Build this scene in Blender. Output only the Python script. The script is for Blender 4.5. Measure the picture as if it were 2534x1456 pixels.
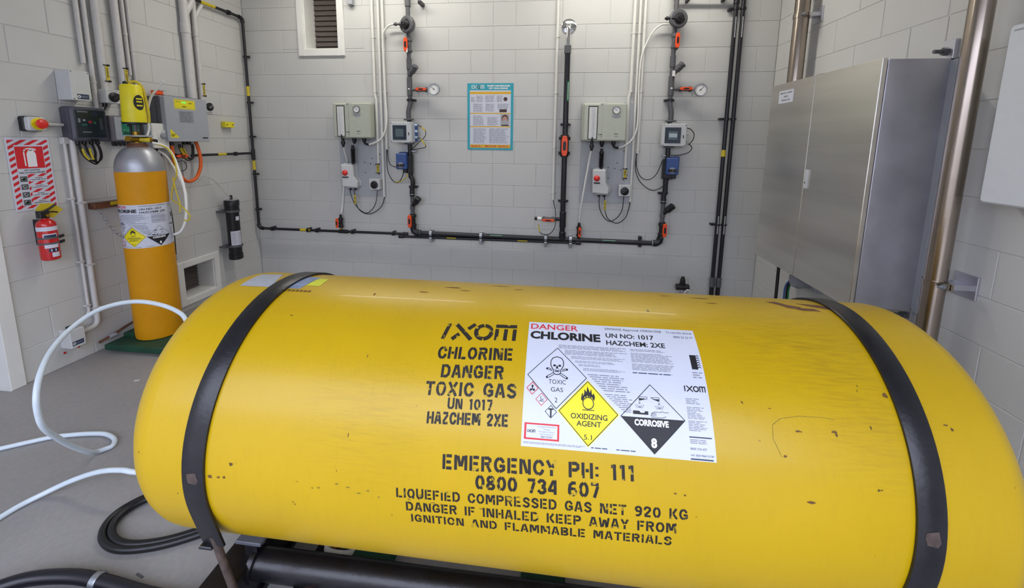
import bpy, bmesh, math, random
from mathutils import Vector, Matrix
random.seed(7)
scn = bpy.context.scene
for o in list(bpy.data.objects):
    bpy.data.objects.remove(o)
COL = scn.collection
PI = math.pi

# ------------------------------------------------------------------ camera
CAM = Vector((3.0162, -3.7172, 1.4136))
def _rot(rx, ry, rz):
    cy, sy, cp, sp, cr, sr = math.cos(rz), math.sin(rz), math.cos(rx), math.sin(rx), math.cos(ry), math.sin(ry)
    f = Vector((-sy*cp, cy*cp, sp)); r0 = Vector((cy, sy, 0)); u0 = r0.cross(f)
    return cr*r0 + sr*u0, -sr*r0 + cr*u0, f
_r, _u, _f = _rot(-.1474, .0122, .1156)
cd = bpy.data.cameras.new('camera'); cam = bpy.data.objects.new('camera', cd); COL.objects.link(cam)
m = Matrix.Identity(4)
for i in range(3):
    m[i][0], m[i][1], m[i][2], m[i][3] = _r[i], _u[i], -_f[i], CAM[i]
cam.matrix_world = m
cd.sensor_fit = 'HORIZONTAL'; cd.sensor_width = 36; cd.lens = 36*1011.9/2534
cd.shift_y = -230/2534; cd.clip_start = .02; cd.clip_end = 100
scn.camera = cam

# ------------------------------------------------------------------ world, lights, exposure
w = bpy.data.worlds.new('sky'); scn.world = w; w.use_nodes = True
nt = w.node_tree; bg = nt.nodes['Background']
bg.inputs[0].default_value = (.74, .80, 1.0, 1); bg.inputs[1].default_value = 5.4
def area(name, loc, rot, sx, sy, power, color, spread=None):
    l = bpy.data.lights.new(name, 'AREA'); l.shape = 'RECTANGLE'; l.size = sx; l.size_y = sy
    l.energy = power; l.color = color
    if spread: l.spread = spread
    o = bpy.data.objects.new(name, l); o.location = loc; o.rotation_euler = rot; COL.objects.link(o)
    return o
LAMP_SPOTS = [(1.45, -.58), (3.5, -.58)]
LAMP_Z = 3.04
for i, (lx, ly) in enumerate(LAMP_SPOTS):
    area('batten_light', (lx, ly, LAMP_Z-.075), (0, 0, 0), 1.5, .12, 14.3, (1, .965, .89))
# daylight through the loading door behind the photographer
_p = area('door_portal', (2.4, -4.35, 1.2), (PI/2, 0, 0), 4.2, 2.4, 1, (1, 1, 1))   # sampling portal for the sky in the opening
_p.data.cycles.is_portal = True
scn.view_settings.view_transform = 'Standard'; scn.view_settings.look = 'None'
scn.view_settings.exposure = 0.0; scn.view_settings.gamma = 1.0
scn.view_settings.use_curve_mapping = False

# ------------------------------------------------------------------ materials
def lin(h):
    h = h.lstrip('#'); c = [int(h[i:i+2], 16)/255 for i in (0, 2, 4)]
    return tuple((x/12.92 if x <= .04045 else ((x+.055)/1.055)**2.4) for x in c) + (1,)
MATS = {}
def mat(name, color, rough=.5, metal=0., var=.08, scale=30., bump=0., bscale=200., coat=0., spec=.5, emit=None, estr=0., stretch=None, alpha=None, trans=0.):
    if name in MATS: return MATS[name]
    m = bpy.data.materials.new(name); m.use_nodes = True; nt = m.node_tree; N = nt.nodes; Lk = nt.links
    b = N['Principled BSDF']; c = lin(color)
    tc = N.new('ShaderNodeTexCoord'); mp = N.new('ShaderNodeMapping'); Lk.new(tc.outputs['Object'], mp.inputs[0])
    if stretch: mp.inputs['Scale'].default_value = stretch
    nz = N.new('ShaderNodeTexNoise'); nz.inputs['Scale'].default_value = scale; nz.inputs['Detail'].default_value = 4
    Lk.new(mp.outputs[0], nz.inputs['Vector'])
    cr = N.new('ShaderNodeValToRGB'); k0, k1 = 1-var, 1+var*.6
    cr.color_ramp.elements[0].position = .3; cr.color_ramp.elements[1].position = .7
    cr.color_ramp.elements[0].color = tuple(x*k0 for x in c[:3])+(1,); cr.color_ramp.elements[1].color = tuple(min(1, x*k1) for x in c[:3])+(1,)
    Lk.new(nz.outputs['Fac'], cr.inputs[0]); Lk.new(cr.outputs[0], b.inputs['Base Color'])
    b.inputs['Roughness'].default_value = rough; b.inputs['Metallic'].default_value = metal
    b.inputs['Specular IOR Level'].default_value = spec
    b.inputs['Coat Weight'].default_value = coat
    b.inputs['Transmission Weight'].default_value = trans
    if alpha is not None: b.inputs['Alpha'].default_value = alpha
    if emit: b.inputs['Emission Color'].default_value = lin(emit); b.inputs['Emission Strength'].default_value = estr
    if bump:
        n2 = N.new('ShaderNodeTexNoise'); n2.inputs['Scale'].default_value = bscale; n2.inputs['Detail'].default_value = 3
        Lk.new(mp.outputs[0], n2.inputs['Vector'])
        bp = N.new('ShaderNodeBump'); bp.inputs['Strength'].default_value = bump; bp.inputs['Distance'].default_value = .002
        Lk.new(n2.outputs['Fac'], bp.inputs['Height']); Lk.new(bp.outputs[0], b.inputs['Normal'])
    MATS[name] = m
    return m

M = dict(
 wall=mat('painted block', '#c6c6c3', .5, var=.03, scale=3, bump=.25, bscale=90),
 mortar=mat('painted mortar', '#c2c2bf', .6, var=.05, scale=8),
 ceil=mat('ceiling paint', '#d8d8d4', .7, var=.03),
 white=mat('white trim', '#e2e2de', .45, var=.06, scale=6),
 pvc=mat('grey white pvc', '#c9c7c5', .4, var=.05),
 pvcw=mat('white pvc', '#dad9d3', .4, var=.04),
 dkgrey=mat('dark grey upvc', '#55565a', .42, var=.1),
 black=mat('black plastic', '#151519', .42, var=.12),
 blkpipe=mat('black pipe', '#18181f', .36, var=.15),
 rubber=mat('black rubber', '#101013', .42, var=.2, bump=.2),
 orange=mat('orange plastic', '#ee4f1a', .4, var=.06),
 orconduit=mat('orange conduit', '#e2621a', .4, var=.06),
 red=mat('red button', '#dc2a24', .3, var=.05, coat=.4),
 extred=mat('extinguisher red', '#c4191b', .25, var=.08, coat=.5),
 yellow=mat('yellow plastic', '#e6d81c', .4, var=.05),
 ytag=mat('yellow tag', '#cbb524', .5, var=.08),
 cylyel=mat('amber cylinder paint', '#d69304', .55, var=.07, scale=9, spec=.3),
 silver=mat('silver paint', '#a5a7ad', .38, metal=.55, var=.08, scale=12),
 cream=mat('greenish cream enclosure', '#b7bbac', .4, var=.03),
 panelgrey=mat('grey backboard', '#adb0b5', .5, var=.04),
 lgrey=mat('light grey enclosure', '#c6c8c8', .42, var=.04),
 pad=mat('grey pad steel', '#50535b', .5, var=.2),
 rod=mat('grimy rod steel', '#574a45', .55, metal=.3, var=.4, scale=60),
 mgrey=mat('mid grey enclosure', '#a3a7ae', .42, var=.04),
 encside=mat('charcoal enclosure side', '#55565a', .5, var=.05),
 darkenc=mat('dark slate enclosure', '#4a4b57', .45, var=.06),
 board=mat('dark circuit interior', '#17242a', .3, var=.6, scale=60),
 pcb=mat('green circuit board', '#17795a', .35, var=.35, scale=90),
 blue=mat('blue actuator', '#34508c', .38, var=.08),
 bluel=mat('pale blue clip', '#bcd0e6', .4),
 steel=mat('brushed stainless', '#e6e2d8', .30, metal=1., var=.20, scale=1.6, stretch=(.25, .25, 3.2), bump=.03, bscale=60),  # horizontal colour bands paint in reflections as well as metal grain
 steels=mat('stainless side', '#cacad2', .42, metal=.9, var=.16, scale=5, bump=.06, bscale=40),
 ssp=mat('polished pipe', '#a89c90', .24, metal=1., var=.12, scale=6),
 chrome=mat('chrome', '#e8e8e8', .08, metal=1., var=.02),
 galv=mat('galvanised clip', '#a8adb3', .35, metal=.8, var=.2, scale=80),
 brass=mat('brass fitting', '#a8862c', .35, metal=.8, var=.2),
 glass=mat('smoked cover', '#0c1a22', .06, var=.1, coat=.5, trans=.55),
 screen=mat('dark display', '#1f2b3a', .15, var=.05, coat=.4),
 lcd=mat('grey lcd', '#9aa6ae', .25, var=.05, emit='#9aa6ae', estr=.15),
 lcd2=mat('dim lcd', '#53636a', .25, var=.05),
 dial=mat('white dial', '#e7e7e4', .35, var=.02),
 ink=mat('black ink', '#16161a', .55, var=.1),
 inkg=mat('grey fine print', '#8d8f9b', .6, var=.05),
 inkw=mat('white ink', '#e8e8ea', .5, var=.03),
 inkr=mat('red ink', '#d0202a', .5, var=.05),
 inky=mat('yellow ink', '#f0de10', .5, var=.04),
 inkp=mat('pink stripe', '#d5a5a5', .5, var=.04),
 inkb=mat('navy ink', '#22324f', .5, var=.05),
 inkgr=mat('green band', '#1e8a50', .5, var=.06),
 labelw=mat('label white', '#cdd0dc', .38, var=.02),
 teal=mat('poster teal', '#2fa0b2', .5, var=.05),
 gold=mat('poster gold', '#dcae2a', .5, var=.06),
 skin=mat('poster photo skin', '#b98b7a', .5, var=.15, scale=200),
 photo=mat('poster photo dark', '#4a3230', .5, var=.5, scale=300),
 hose=mat('milky hose', '#cfdbe4', .35, var=.05, coat=.2),
 hosew=mat('white tube', '#e4e4de', .4, var=.04),
 gplate=mat('green scale plate', '#174431', .6, var=.25, scale=14),
 rust=mat('rusty brown steel', '#6b4530', .6, var=.35, scale=25),
 dial2=mat('grey knob', '#8f939b', .4, var=.04),
 blackst=mat('painted black stand', '#121116', .32, var=.5, scale=18, bump=.35, bscale=60),
 strapm=mat('black steel strap', '#16161b', .34, var=.35, scale=22, bump=.25, bscale=90),
 louvre=mat('brown grey louvre', '#5b534e', .5, var=.1),
 dark=mat('dark void', '#0c0a0d', .8),
 foil=mat('faded sticker', '#a5aab4', .5, var=.1, scale=60),
 led=mat('green led', '#30ff70', .4, emit='#30ff70', estr=1.5),
 lamp=mat('lamp diffuser', '#ffffff', .5, emit='#fff6e6', estr=6.),
 scuff=mat('brown scuff', '#6e4c1c', .7, var=.4, scale=200),
 scuffl=mat('light scuff', '#8f7a20', .7, var=.4, scale=200),
)
M['cover'] = mat('clear smoked cover', '#34424c', .05, var=.02, coat=.4, alpha=.15)
M['clear'] = mat('clear tubing', '#c8ccc8', .15, var=.02, coat=.5, alpha=.45)
M['darkenc2'] = mat('warm grey enclosure', '#6c6872', .5, var=.05)
M['lgrey2'] = mat('cool white enclosure', '#d6dadd', .42, var=.02)
M['ground'] = mat('outside concrete', '#a09c96', .7, var=.1, scale=1)
M['foil2'] = mat('blue sticker', '#7f8fae', .5, var=.3, scale=60)
M['lime'] = mat('lime sticker', '#d3d71e', .5, var=.1)

def special_drum():
    m = mat('drum yellow enamel', '#c29e03', .36, var=.05, scale=3, bump=.12, bscale=140, coat=.05, spec=.4)
    nt = m.node_tree; N = nt.nodes; L = nt.links; b = N['Principled BSDF']
    base = b.inputs['Base Color'].links[0].from_socket
    tc = [n for n in N if n.type == 'TEX_COORD'][0]
    # fine dirt streaks round the shell and sparse dark specks
    mp = N.new('ShaderNodeMapping'); mp.inputs['Scale'].default_value = (60, 9, 9); L.new(tc.outputs['Object'], mp.inputs[0])
    n1 = N.new('ShaderNodeTexNoise'); n1.inputs['Scale'].default_value = 1.6; n1.inputs['Detail'].default_value = 6; L.new(mp.outputs[0], n1.inputs['Vector'])
    r1 = N.new('ShaderNodeValToRGB'); r1.color_ramp.elements[0].position = .52; r1.color_ramp.elements[1].position = .95
    L.new(n1.outputs['Fac'], r1.inputs[0])
    mx = N.new('ShaderNodeMix'); mx.data_type = 'RGBA'; mx.inputs['B'].default_value = lin('#a88a10')
    ml = N.new('ShaderNodeMath'); ml.operation = 'MULTIPLY'; ml.inputs[1].default_value = .22
    L.new(r1.outputs[0], ml.inputs[0]); L.new(ml.outputs[0], mx.inputs['Factor']); L.new(base, mx.inputs['A'])
    prev = mx.outputs['Result']
    for (cx, cy, cz), (sx, sy, sz), k in (((.62, -.16, .74), (5, 6, 8), .38), ((.70, -.29, .63), (7, 7, 6), .25), ((-.42, -.33, .56), (5, 8, 5), .18), ((.30, -.1, .75), (5, 9, 9), .2)):
        mm = N.new('ShaderNodeMapping'); mm.inputs['Scale'].default_value = (sx, sy, sz); mm.inputs['Location'].default_value = (-cx*sx, -cy*sy, -cz*sz); L.new(tc.outputs['Object'], mm.inputs[0])
        ln_ = N.new('ShaderNodeVectorMath'); ln_.operation = 'LENGTH'; L.new(mm.outputs[0], ln_.inputs[0])
        mr = N.new('ShaderNodeMapRange'); mr.inputs['From Min'].default_value = 1.1; mr.inputs['From Max'].default_value = .1; mr.inputs['To Max'].default_value = k; L.new(ln_.outputs['Value'], mr.inputs['Value'])
        m3 = N.new('ShaderNodeMapping'); m3.inputs['Scale'].default_value = (14, 160, 160); L.new(tc.outputs['Object'], m3.inputs[0])
        n3 = N.new('ShaderNodeTexNoise'); n3.inputs['Scale'].default_value = 1.3; n3.inputs['Detail'].default_value = 5; L.new(m3.outputs[0], n3.inputs['Vector'])
        r3 = N.new('ShaderNodeValToRGB'); r3.color_ramp.elements[0].position = .42; r3.color_ramp.elements[1].position = .68; L.new(n3.outputs['Fac'], r3.inputs[0])
        mu = N.new('ShaderNodeMath'); mu.operation = 'MULTIPLY'; L.new(mr.outputs[0], mu.inputs[0]); L.new(r3.outputs[0], mu.inputs[1])
        m4 = N.new('ShaderNodeMix'); m4.data_type = 'RGBA'; m4.inputs['B'].default_value = lin('#6d5a22'); L.new(mu.outputs[0], m4.inputs['Factor']); L.new(prev, m4.inputs['A']); prev = m4.outputs['Result']
    n2 = N.new('ShaderNodeTexNoise'); n2.inputs['Scale'].default_value = 38; n2.inputs['Detail'].default_value = 2; L.new(tc.outputs['Object'], n2.inputs['Vector'])
    r2 = N.new('ShaderNodeValToRGB'); r2.color_ramp.elements[0].position = .765; r2.color_ramp.elements[1].position = .79
    L.new(n2.outputs['Fac'], r2.inputs[0])
    mx2 = N.new('ShaderNodeMix'); mx2.data_type = 'RGBA'; mx2.inputs['B'].default_value = lin('#54401a')
    L.new(r2.outputs[0], mx2.inputs['Factor']); L.new(prev, mx2.inputs['A']); L.new(mx2.outputs['Result'], b.inputs['Base Color'])
    return m
M['drum'] = special_drum()
def special_floor():
    m = mat('concrete floor', '#8f8985', .42, var=.10, scale=1.6, bump=.15, bscale=120)
    nt = m.node_tree; N = nt.nodes; L = nt.links; b = N['Principled BSDF']
    base = b.inputs['Base Color'].links[0].from_socket
    tc = [n for n in N if n.type == 'TEX_COORD'][0]
    n2 = N.new('ShaderNodeTexNoise'); n2.inputs['Scale'].default_value = 60; n2.inputs['Detail'].default_value = 8; L.new(tc.outputs['Object'], n2.inputs['Vector'])
    mx = N.new('ShaderNodeMix'); mx.data_type = 'RGBA'; mx.blend_type = 'MULTIPLY'; mx.inputs['Factor'].default_value = .35
    L.new(base, mx.inputs['A']); L.new(n2.outputs['Color'], mx.inputs['B'])
    hs = N.new('ShaderNodeHueSaturation'); hs.inputs['Saturation'].default_value = .45; hs.inputs['Value'].default_value = 1.25
    L.new(mx.outputs['Result'], hs.inputs['Color']); L.new(hs.outputs[0], b.inputs['Base Color'])
    return m
M['floor'] = special_floor()
def special_stencil():
    m = mat('stencil paint', '#1d1712', .6, var=.3, scale=40)
    nt = m.node_tree; N = nt.nodes; L = nt.links; b = N['Principled BSDF']
    tc = [n for n in N if n.type == 'TEX_COORD'][0]
    n2 = N.new('ShaderNodeTexNoise'); n2.inputs['Scale'].default_value = 55; n2.inputs['Detail'].default_value = 6; L.new(tc.outputs['Object'], n2.inputs['Vector'])
    r2 = N.new('ShaderNodeValToRGB'); r2.color_ramp.elements[0].position = .60; r2.color_ramp.elements[1].position = .66
    L.new(n2.outputs['Fac'], r2.inputs[0])
    mx = N.new('ShaderNodeMix'); mx.data_type = 'RGBA'; mx.inputs['B'].default_value = lin('#b89a14')
    base = b.inputs['Base Color'].links[0].from_socket
    L.new(r2.outputs[0], mx.inputs['Factor']); L.new(base, mx.inputs['A']); L.new(mx.outputs['Result'], b.inputs['Base Color'])
    return m
M['stencil'] = special_stencil()

# ------------------------------------------------------------------ mesh helpers
class Frame:
    def __init__(s, o, U, V, W):
        s.o, s.U, s.V, s.W = Vector(o), Vector(U), Vector(V), Vector(W)
    def p(s, u, v, w=0.): return s.o + s.U*u + s.V*v + s.W*w
    curved = False
BW = Frame((0, 0, 0), (1, 0, 0), (0, 0, 1), (0, -1, 0))
LW = Frame((.0185, 0, 0), (0, 1, 0), (0, 0, 1), (1, 0, 0))
RW = Frame((4.752, 0, 0), (0, -1, 0), (0, 0, 1), (-1, 0, 0))
FL = Frame((0, 0, 0), (1, 0, 0), (0, 1, 0), (0, 0, 1))

class G:
    def __init__(s): s.v = []; s.f = []; s.mi = []; s.sm = []; s.mats = []
    def mx(s, m):
        if m is None: m = s.cur
        s.cur = m
        if m not in s.mats: s.mats.append(m)
        return s.mats.index(m)
    def add(s, vs, fs, m, smooth=False):
        k = len(s.v); i = s.mx(m)
        s.v += [Vector(x) for x in vs]
        for f in fs: s.f.append([k+a for a in f]); s.mi.append(i); s.sm.append(smooth)
        return s
    def prism(s, fr, pts, w0, w1, m, c=0.):
        n = len(pts)
        cu = sum(p[0] for p in pts)/n; cv = sum(p[1] for p in pts)/n
        if c > 0:
            us = [p[0] for p in pts]; vs_ = [p[1] for p in pts]
            W_, H_ = max(us)-min(us), max(vs_)-min(vs_)
            mu, mv = (max(us)+min(us))/2, (max(vs_)+min(vs_))/2
            ins = [(mu+(p[0]-mu)*(1-2*c/W_), mv+(p[1]-mv)*(1-2*c/H_)) for p in pts]
            rings = [(pts, w0), (pts, w1-c), (ins, w1)]
        else: rings = [(pts, w0), (pts, w1)]
        V = [fr.p(u, v, ww) for r, ww in rings for u, v in r]
        F = [[(k+1)*n+i, (k+1)*n+(i+1) % n, k*n+(i+1) % n, k*n+i] for k in range(len(rings)-1) for i in range(n)]
        F = [f[::-1] for f in F]
        F.append(list(range((len(rings)-1)*n, len(rings)*n))); F.append(list(range(n))[::-1])
        return s.add(V, F, m)
    def box(s, fr, u0, u1, v0, v1, w0, w1, m, c=0.):
        return s.prism(fr, [(u0, v0), (u1, v0), (u1, v1), (u0, v1)], w0, w1, m, c)
    def rbox(s, fr, u0, u1, v0, v1, w0, w1, m, r=.01, c=0.):
        pts = []
        for cx, cy, a in ((u1-r, v1-r, 0), (u0+r, v1-r, 90), (u0+r, v0+r, 180), (u1-r, v0+r, 270)):
            for k in range(4):
                t = math.radians(a+30*k); pts.append((cx+r*math.cos(t), cy+r*math.sin(t)))
        return s.prism(fr, pts, w0, w1, m, c)
    def tube(s, P, r, m, seg=12, caps=True, closed=False):
        P = [Vector(p) for p in P]; n = len(P); V = []; F = []
        rr = r if isinstance(r, (list, tuple)) else [r]*n
        T = []
        for i in range(n):
            a = P[(i-1) % n] if (closed or i) else P[0]; b = P[(i+1) % n] if (closed or i < n-1) else P[-1]
            T.append((b-a).normalized())
        up = Vector((0, 0, 1)) if abs(T[0].z) < .9 else Vector((1, 0, 0))
        nrm = (up - T[0]*up.dot(T[0])).normalized()
        for i in range(n):
            nrm = (nrm - T[i]*nrm.dot(T[i])).normalized(); bi = T[i].cross(nrm)
            for k in range(seg):
                t = 2*PI*k/seg; V.append(P[i]+(nrm*math.cos(t)+bi*math.sin(t))*rr[i])
        for i in range(n if closed else n-1):
            j = (i+1) % n
            for k in range(seg):
                k2 = (k+1) % seg; F.append([i*seg+k, i*seg+k2, j*seg+k2, j*seg+k])
        s.add(V, F, m, True)
        if caps and not closed:
            b = len(s.v)-n*seg; i = s.mx(m)
            s.f.append([b+k for k in range(seg)][::-1]); s.mi.append(i); s.sm.append(False)
            s.f.append([b+(n-1)*seg+k for k in range(seg)]); s.mi.append(i); s.sm.append(False)
        return s
    def lathe(s, p0, ax, prof, m, seg=20, smooth=True):
        p0 = Vector(p0); ax = Vector(ax).normalized()
        up = Vector((0, 0, 1)) if abs(ax.z) < .9 else Vector((1, 0, 0))
        a = (up-ax*up.dot(ax)).normalized(); b = ax.cross(a); V = []; F = []
        for t, r in prof:
            for k in range(seg):
                q = 2*PI*k/seg; V.append(p0+ax*t+(a*math.cos(q)+b*math.sin(q))*max(r, 1e-5))
        for i in range(len(prof)-1):
            for k in range(seg):
                k2 = (k+1) % seg; F.append([i*seg+k, i*seg+k2, (i+1)*seg+k2, (i+1)*seg+k])
        s.add(V, F, m, smooth)
        i = s.mx(m); base = len(s.v)-len(V)
        if prof[0][1] > 1e-4: s.f.append([base+k for k in range(seg)][::-1]); s.mi.append(i); s.sm.append(False)
        if prof[-1][1] > 1e-4: s.f.append([base+(len(prof)-1)*seg+k for k in range(seg)]); s.mi.append(i); s.sm.append(False)
        return s
    def cyl(s, p0, p1, r, m, seg=16, c=0.):
        p0, p1 = Vector(p0), Vector(p1); L = (p1-p0).length
        prof = [(0, r), (L, r)] if c == 0 else [(0, r-c), (c, r), (L-c, r), (L, r-c)]
        return s.lathe(p0, p1-p0, prof, m, seg, smooth=(c == 0 or seg > 8))
    def ball(s, c, r, m, seg=14):
        n = 8
        return s.lathe(Vector(c)-Vector((0, 0, r)), (0, 0, 1), [(r-r*math.cos(PI*i/n), r*math.sin(PI*i/n)) for i in range(n+1)], m, seg)
    def bounds(s):
        return [min(v[i] for v in s.v) for i in range(3)], [max(v[i] for v in s.v) for i in range(3)]
    def build(s, name, origin):
        me = bpy.data.meshes.new(name)
        o = Vector(origin)
        me.from_pydata([v-o for v in s.v], [], s.f)
        for mm in s.mats: me.materials.append(M[mm] if isinstance(mm, str) else mm)
        me.polygons.foreach_set('material_index', s.mi); me.polygons.foreach_set('use_smooth', s.sm)
        me.update()
        if any(s.sm):
            try: me.set_sharp_from_angle(angle=math.radians(38))
            except Exception: pass
        return me

ORIG = {}
def root(name, label, cat, loc, group=None, kind=None):
    o = bpy.data.objects.new(name, None); COL.objects.link(o); o.location = loc; o.empty_display_size = .05
    if label: o['label'] = label
    if cat: o['category'] = cat
    if group: o['group'] = group
    if kind: o['kind'] = kind
    ORIG[o.name] = Vector(loc)
    return o
def part(parent, name, g, label=None):
    og = ORIG[parent.name]
    o = bpy.data.objects.new(name, g.build(name, og)); COL.objects.link(o); o.parent = parent
    ORIG[o.name] = og
    if label: o['label'] = label
    return o
def solo(name, g, label=None, cat=None, group=None, kind=None):
    lo, hi = g.bounds(); loc = Vector(((lo[0]+hi[0])/2, (lo[1]+hi[1])/2, lo[2]))
    o = bpy.data.objects.new(name, g.build(name, loc)); COL.objects.link(o); o.location = loc
    ORIG[o.name] = loc
    if label: o['label'] = label
    if cat: o['category'] = cat
    if group: o['group'] = group
    if kind: o['kind'] = kind
    return o
def spl(P, n=8, closed=False):
    P = [Vector(p) for p in P]; out = []; N = len(P)
    for i in range(N if closed else N-1):
        g = lambda k: P[k % N] if closed else P[max(0, min(N-1, k))]
        a, b, c, d = g(i-1), g(i), g(i+1), g(i+2)
        for k in range(n):
            t = k/n
            out.append(.5*((2*b)+(-a+c)*t+(2*a-5*b+4*c-d)*t*t+(-a+3*b-3*c+d)*t**3))
    if not closed: out.append(P[-1])
    return out
def bend(a, b, c, r, n=6):
    "points of a rounded corner at b between a and c"
    a, b, c = Vector(a), Vector(b), Vector(c)
    p, q = b+(a-b).normalized()*r, b+(c-b).normalized()*r
    return [p*(1-t)**2+b*2*t*(1-t)+q*t*t for t in [i/n for i in range(n+1)]]

# ------------------------------------------------------------------ flat print: text, polygons and lines
_TX = {}
def text_geo(s, bold):
    k = (s, bold)
    if k not in _TX:
        cu = bpy.data.curves.new('t', 'FONT'); cu.body = s; cu.offset = bold; cu.resolution_u = 3; cu.fill_mode = 'FRONT'
        ob = bpy.data.objects.new('t', cu); COL.objects.link(ob)
        dg = bpy.context.evaluated_depsgraph_get(); me = ob.evaluated_get(dg).to_mesh()
        V = [(v.co.x, v.co.y) for v in me.vertices]; F = [list(p.vertices) for p in me.polygons]
        ob.evaluated_get(dg).to_mesh_clear(); bpy.data.objects.remove(ob); bpy.data.curves.remove(cu)
        _TX[k] = (V, F)
    return _TX[k]
class Print:
    def __init__(s, mp, w=.0006, tilt=0., org=(0, 0)):
        s.mp, s.w = mp, w; s.g = G(); s.n = 0; s.tilt = tilt; s.org = org
    def emit(s, V, F, m, lift=0):
        if s.tilt:
            ca, sa = math.cos(s.tilt), math.sin(s.tilt); ou, ov = s.org
            V = [(ou+(u-ou)*ca-(v-ov)*sa, ov+(u-ou)*sa+(v-ov)*ca) for u, v in V]
        if s.mp.curved:
            bm = bmesh.new(); vs = [bm.verts.new((u, v, 0)) for u, v in V]
            for f in F:
                try: bm.faces.new([vs[i] for i in f])
                except ValueError: pass
            lo = min(v for _, v in V); hi = max(v for _, v in V); k = math.floor(lo/s.mp.step)+1
            while k*s.mp.step < hi:
                bmesh.ops.bisect_plane(bm, geom=bm.verts[:]+bm.edges[:]+bm.faces[:], plane_co=(0, k*s.mp.step, 0), plane_no=(0, 1, 0)); k += 1
            bm.verts.index_update(); V = [(v.co.x, v.co.y) for v in bm.verts]; F = [[v.index for v in f.verts] for f in bm.faces]; bm.free()
        s.g.add([s.mp.p(u, v, s.w+lift*.00025) for u, v in V], F, m)
    def poly(s, pts, m, lift=0):
        a = sum(pts[i][0]*pts[(i+1) % len(pts)][1]-pts[(i+1) % len(pts)][0]*pts[i][1] for i in range(len(pts)))
        if a < 0: pts = pts[::-1]
        s.emit(pts, [list(range(len(pts)))], m, lift)
    def rect(s, u0, u1, v0, v1, m, lift=0): s.poly([(u0, v0), (u1, v0), (u1, v1), (u0, v1)], m, lift)
    def line(s, pts, t, m, lift=0, closed=False):
        n = len(pts)
        for i in range(n if closed else n-1):
            (a, b), (c, d) = pts[i], pts[(i+1) % n]; L = math.hypot(c-a, d-b)
            if L < 1e-7: continue
            x, y = (c-a)/L*t/2, (d-b)/L*t/2
            if n > 2: a, b, c, d = a-x*.6, b-y*.6, c+x*.6, d+y*.6
            s.poly([(a-y, b+x), (a+y, b-x), (c+y, d-x), (c-y, d+x)], m, lift)
    def circ(s, cx, cy, r, m, lift=0, n=20, ry=None):
        s.poly([(cx+r*math.cos(2*PI*i/n), cy+(ry or r)*math.sin(2*PI*i/n)) for i in range(n)], m, lift)
    def ring(s, cx, cy, r, t, m, lift=0, n=24, a0=0, a1=360):
        s.line([(cx+r*math.cos(math.radians(a0+(a1-a0)*i/n)), cy+r*math.sin(math.radians(a0+(a1-a0)*i/n))) for i in range(n+1)], t, m, lift)
    def text(s, t, u0, u1, v0, v1, m, bold=0., lift=1, shear=0):
        V, F = text_geo(t, bold)
        x0, x1 = min(v[0] for v in V), max(v[0] for v in V); y0, y1 = min(v[1] for v in V), max(v[1] for v in V)
        s.emit([(u0+(x-x0)/(x1-x0)*(u1-u0)+shear*(y-y0)/(y1-y0), v0+(y-y0)/(y1-y0)*(v1-v0)) for x, y in V], F, m, lift)
    def fine(s, u0, u1, v0, v1, rows, m='inkg', lift=1, fill=.5, ragged=.25):
        dv = (v1-v0)/rows
        for i in range(rows):
            v = v1-(i+.5)*dv; u = u0; e = u1-(u1-u0)*ragged*random.random()
            while u < e-.001:
                l = min(e-u, dv*random.uniform(1.5, 6)); s.rect(u, u+l, v-dv*fill/2, v+dv*fill/2, m, lift); u += l+dv*.6

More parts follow.
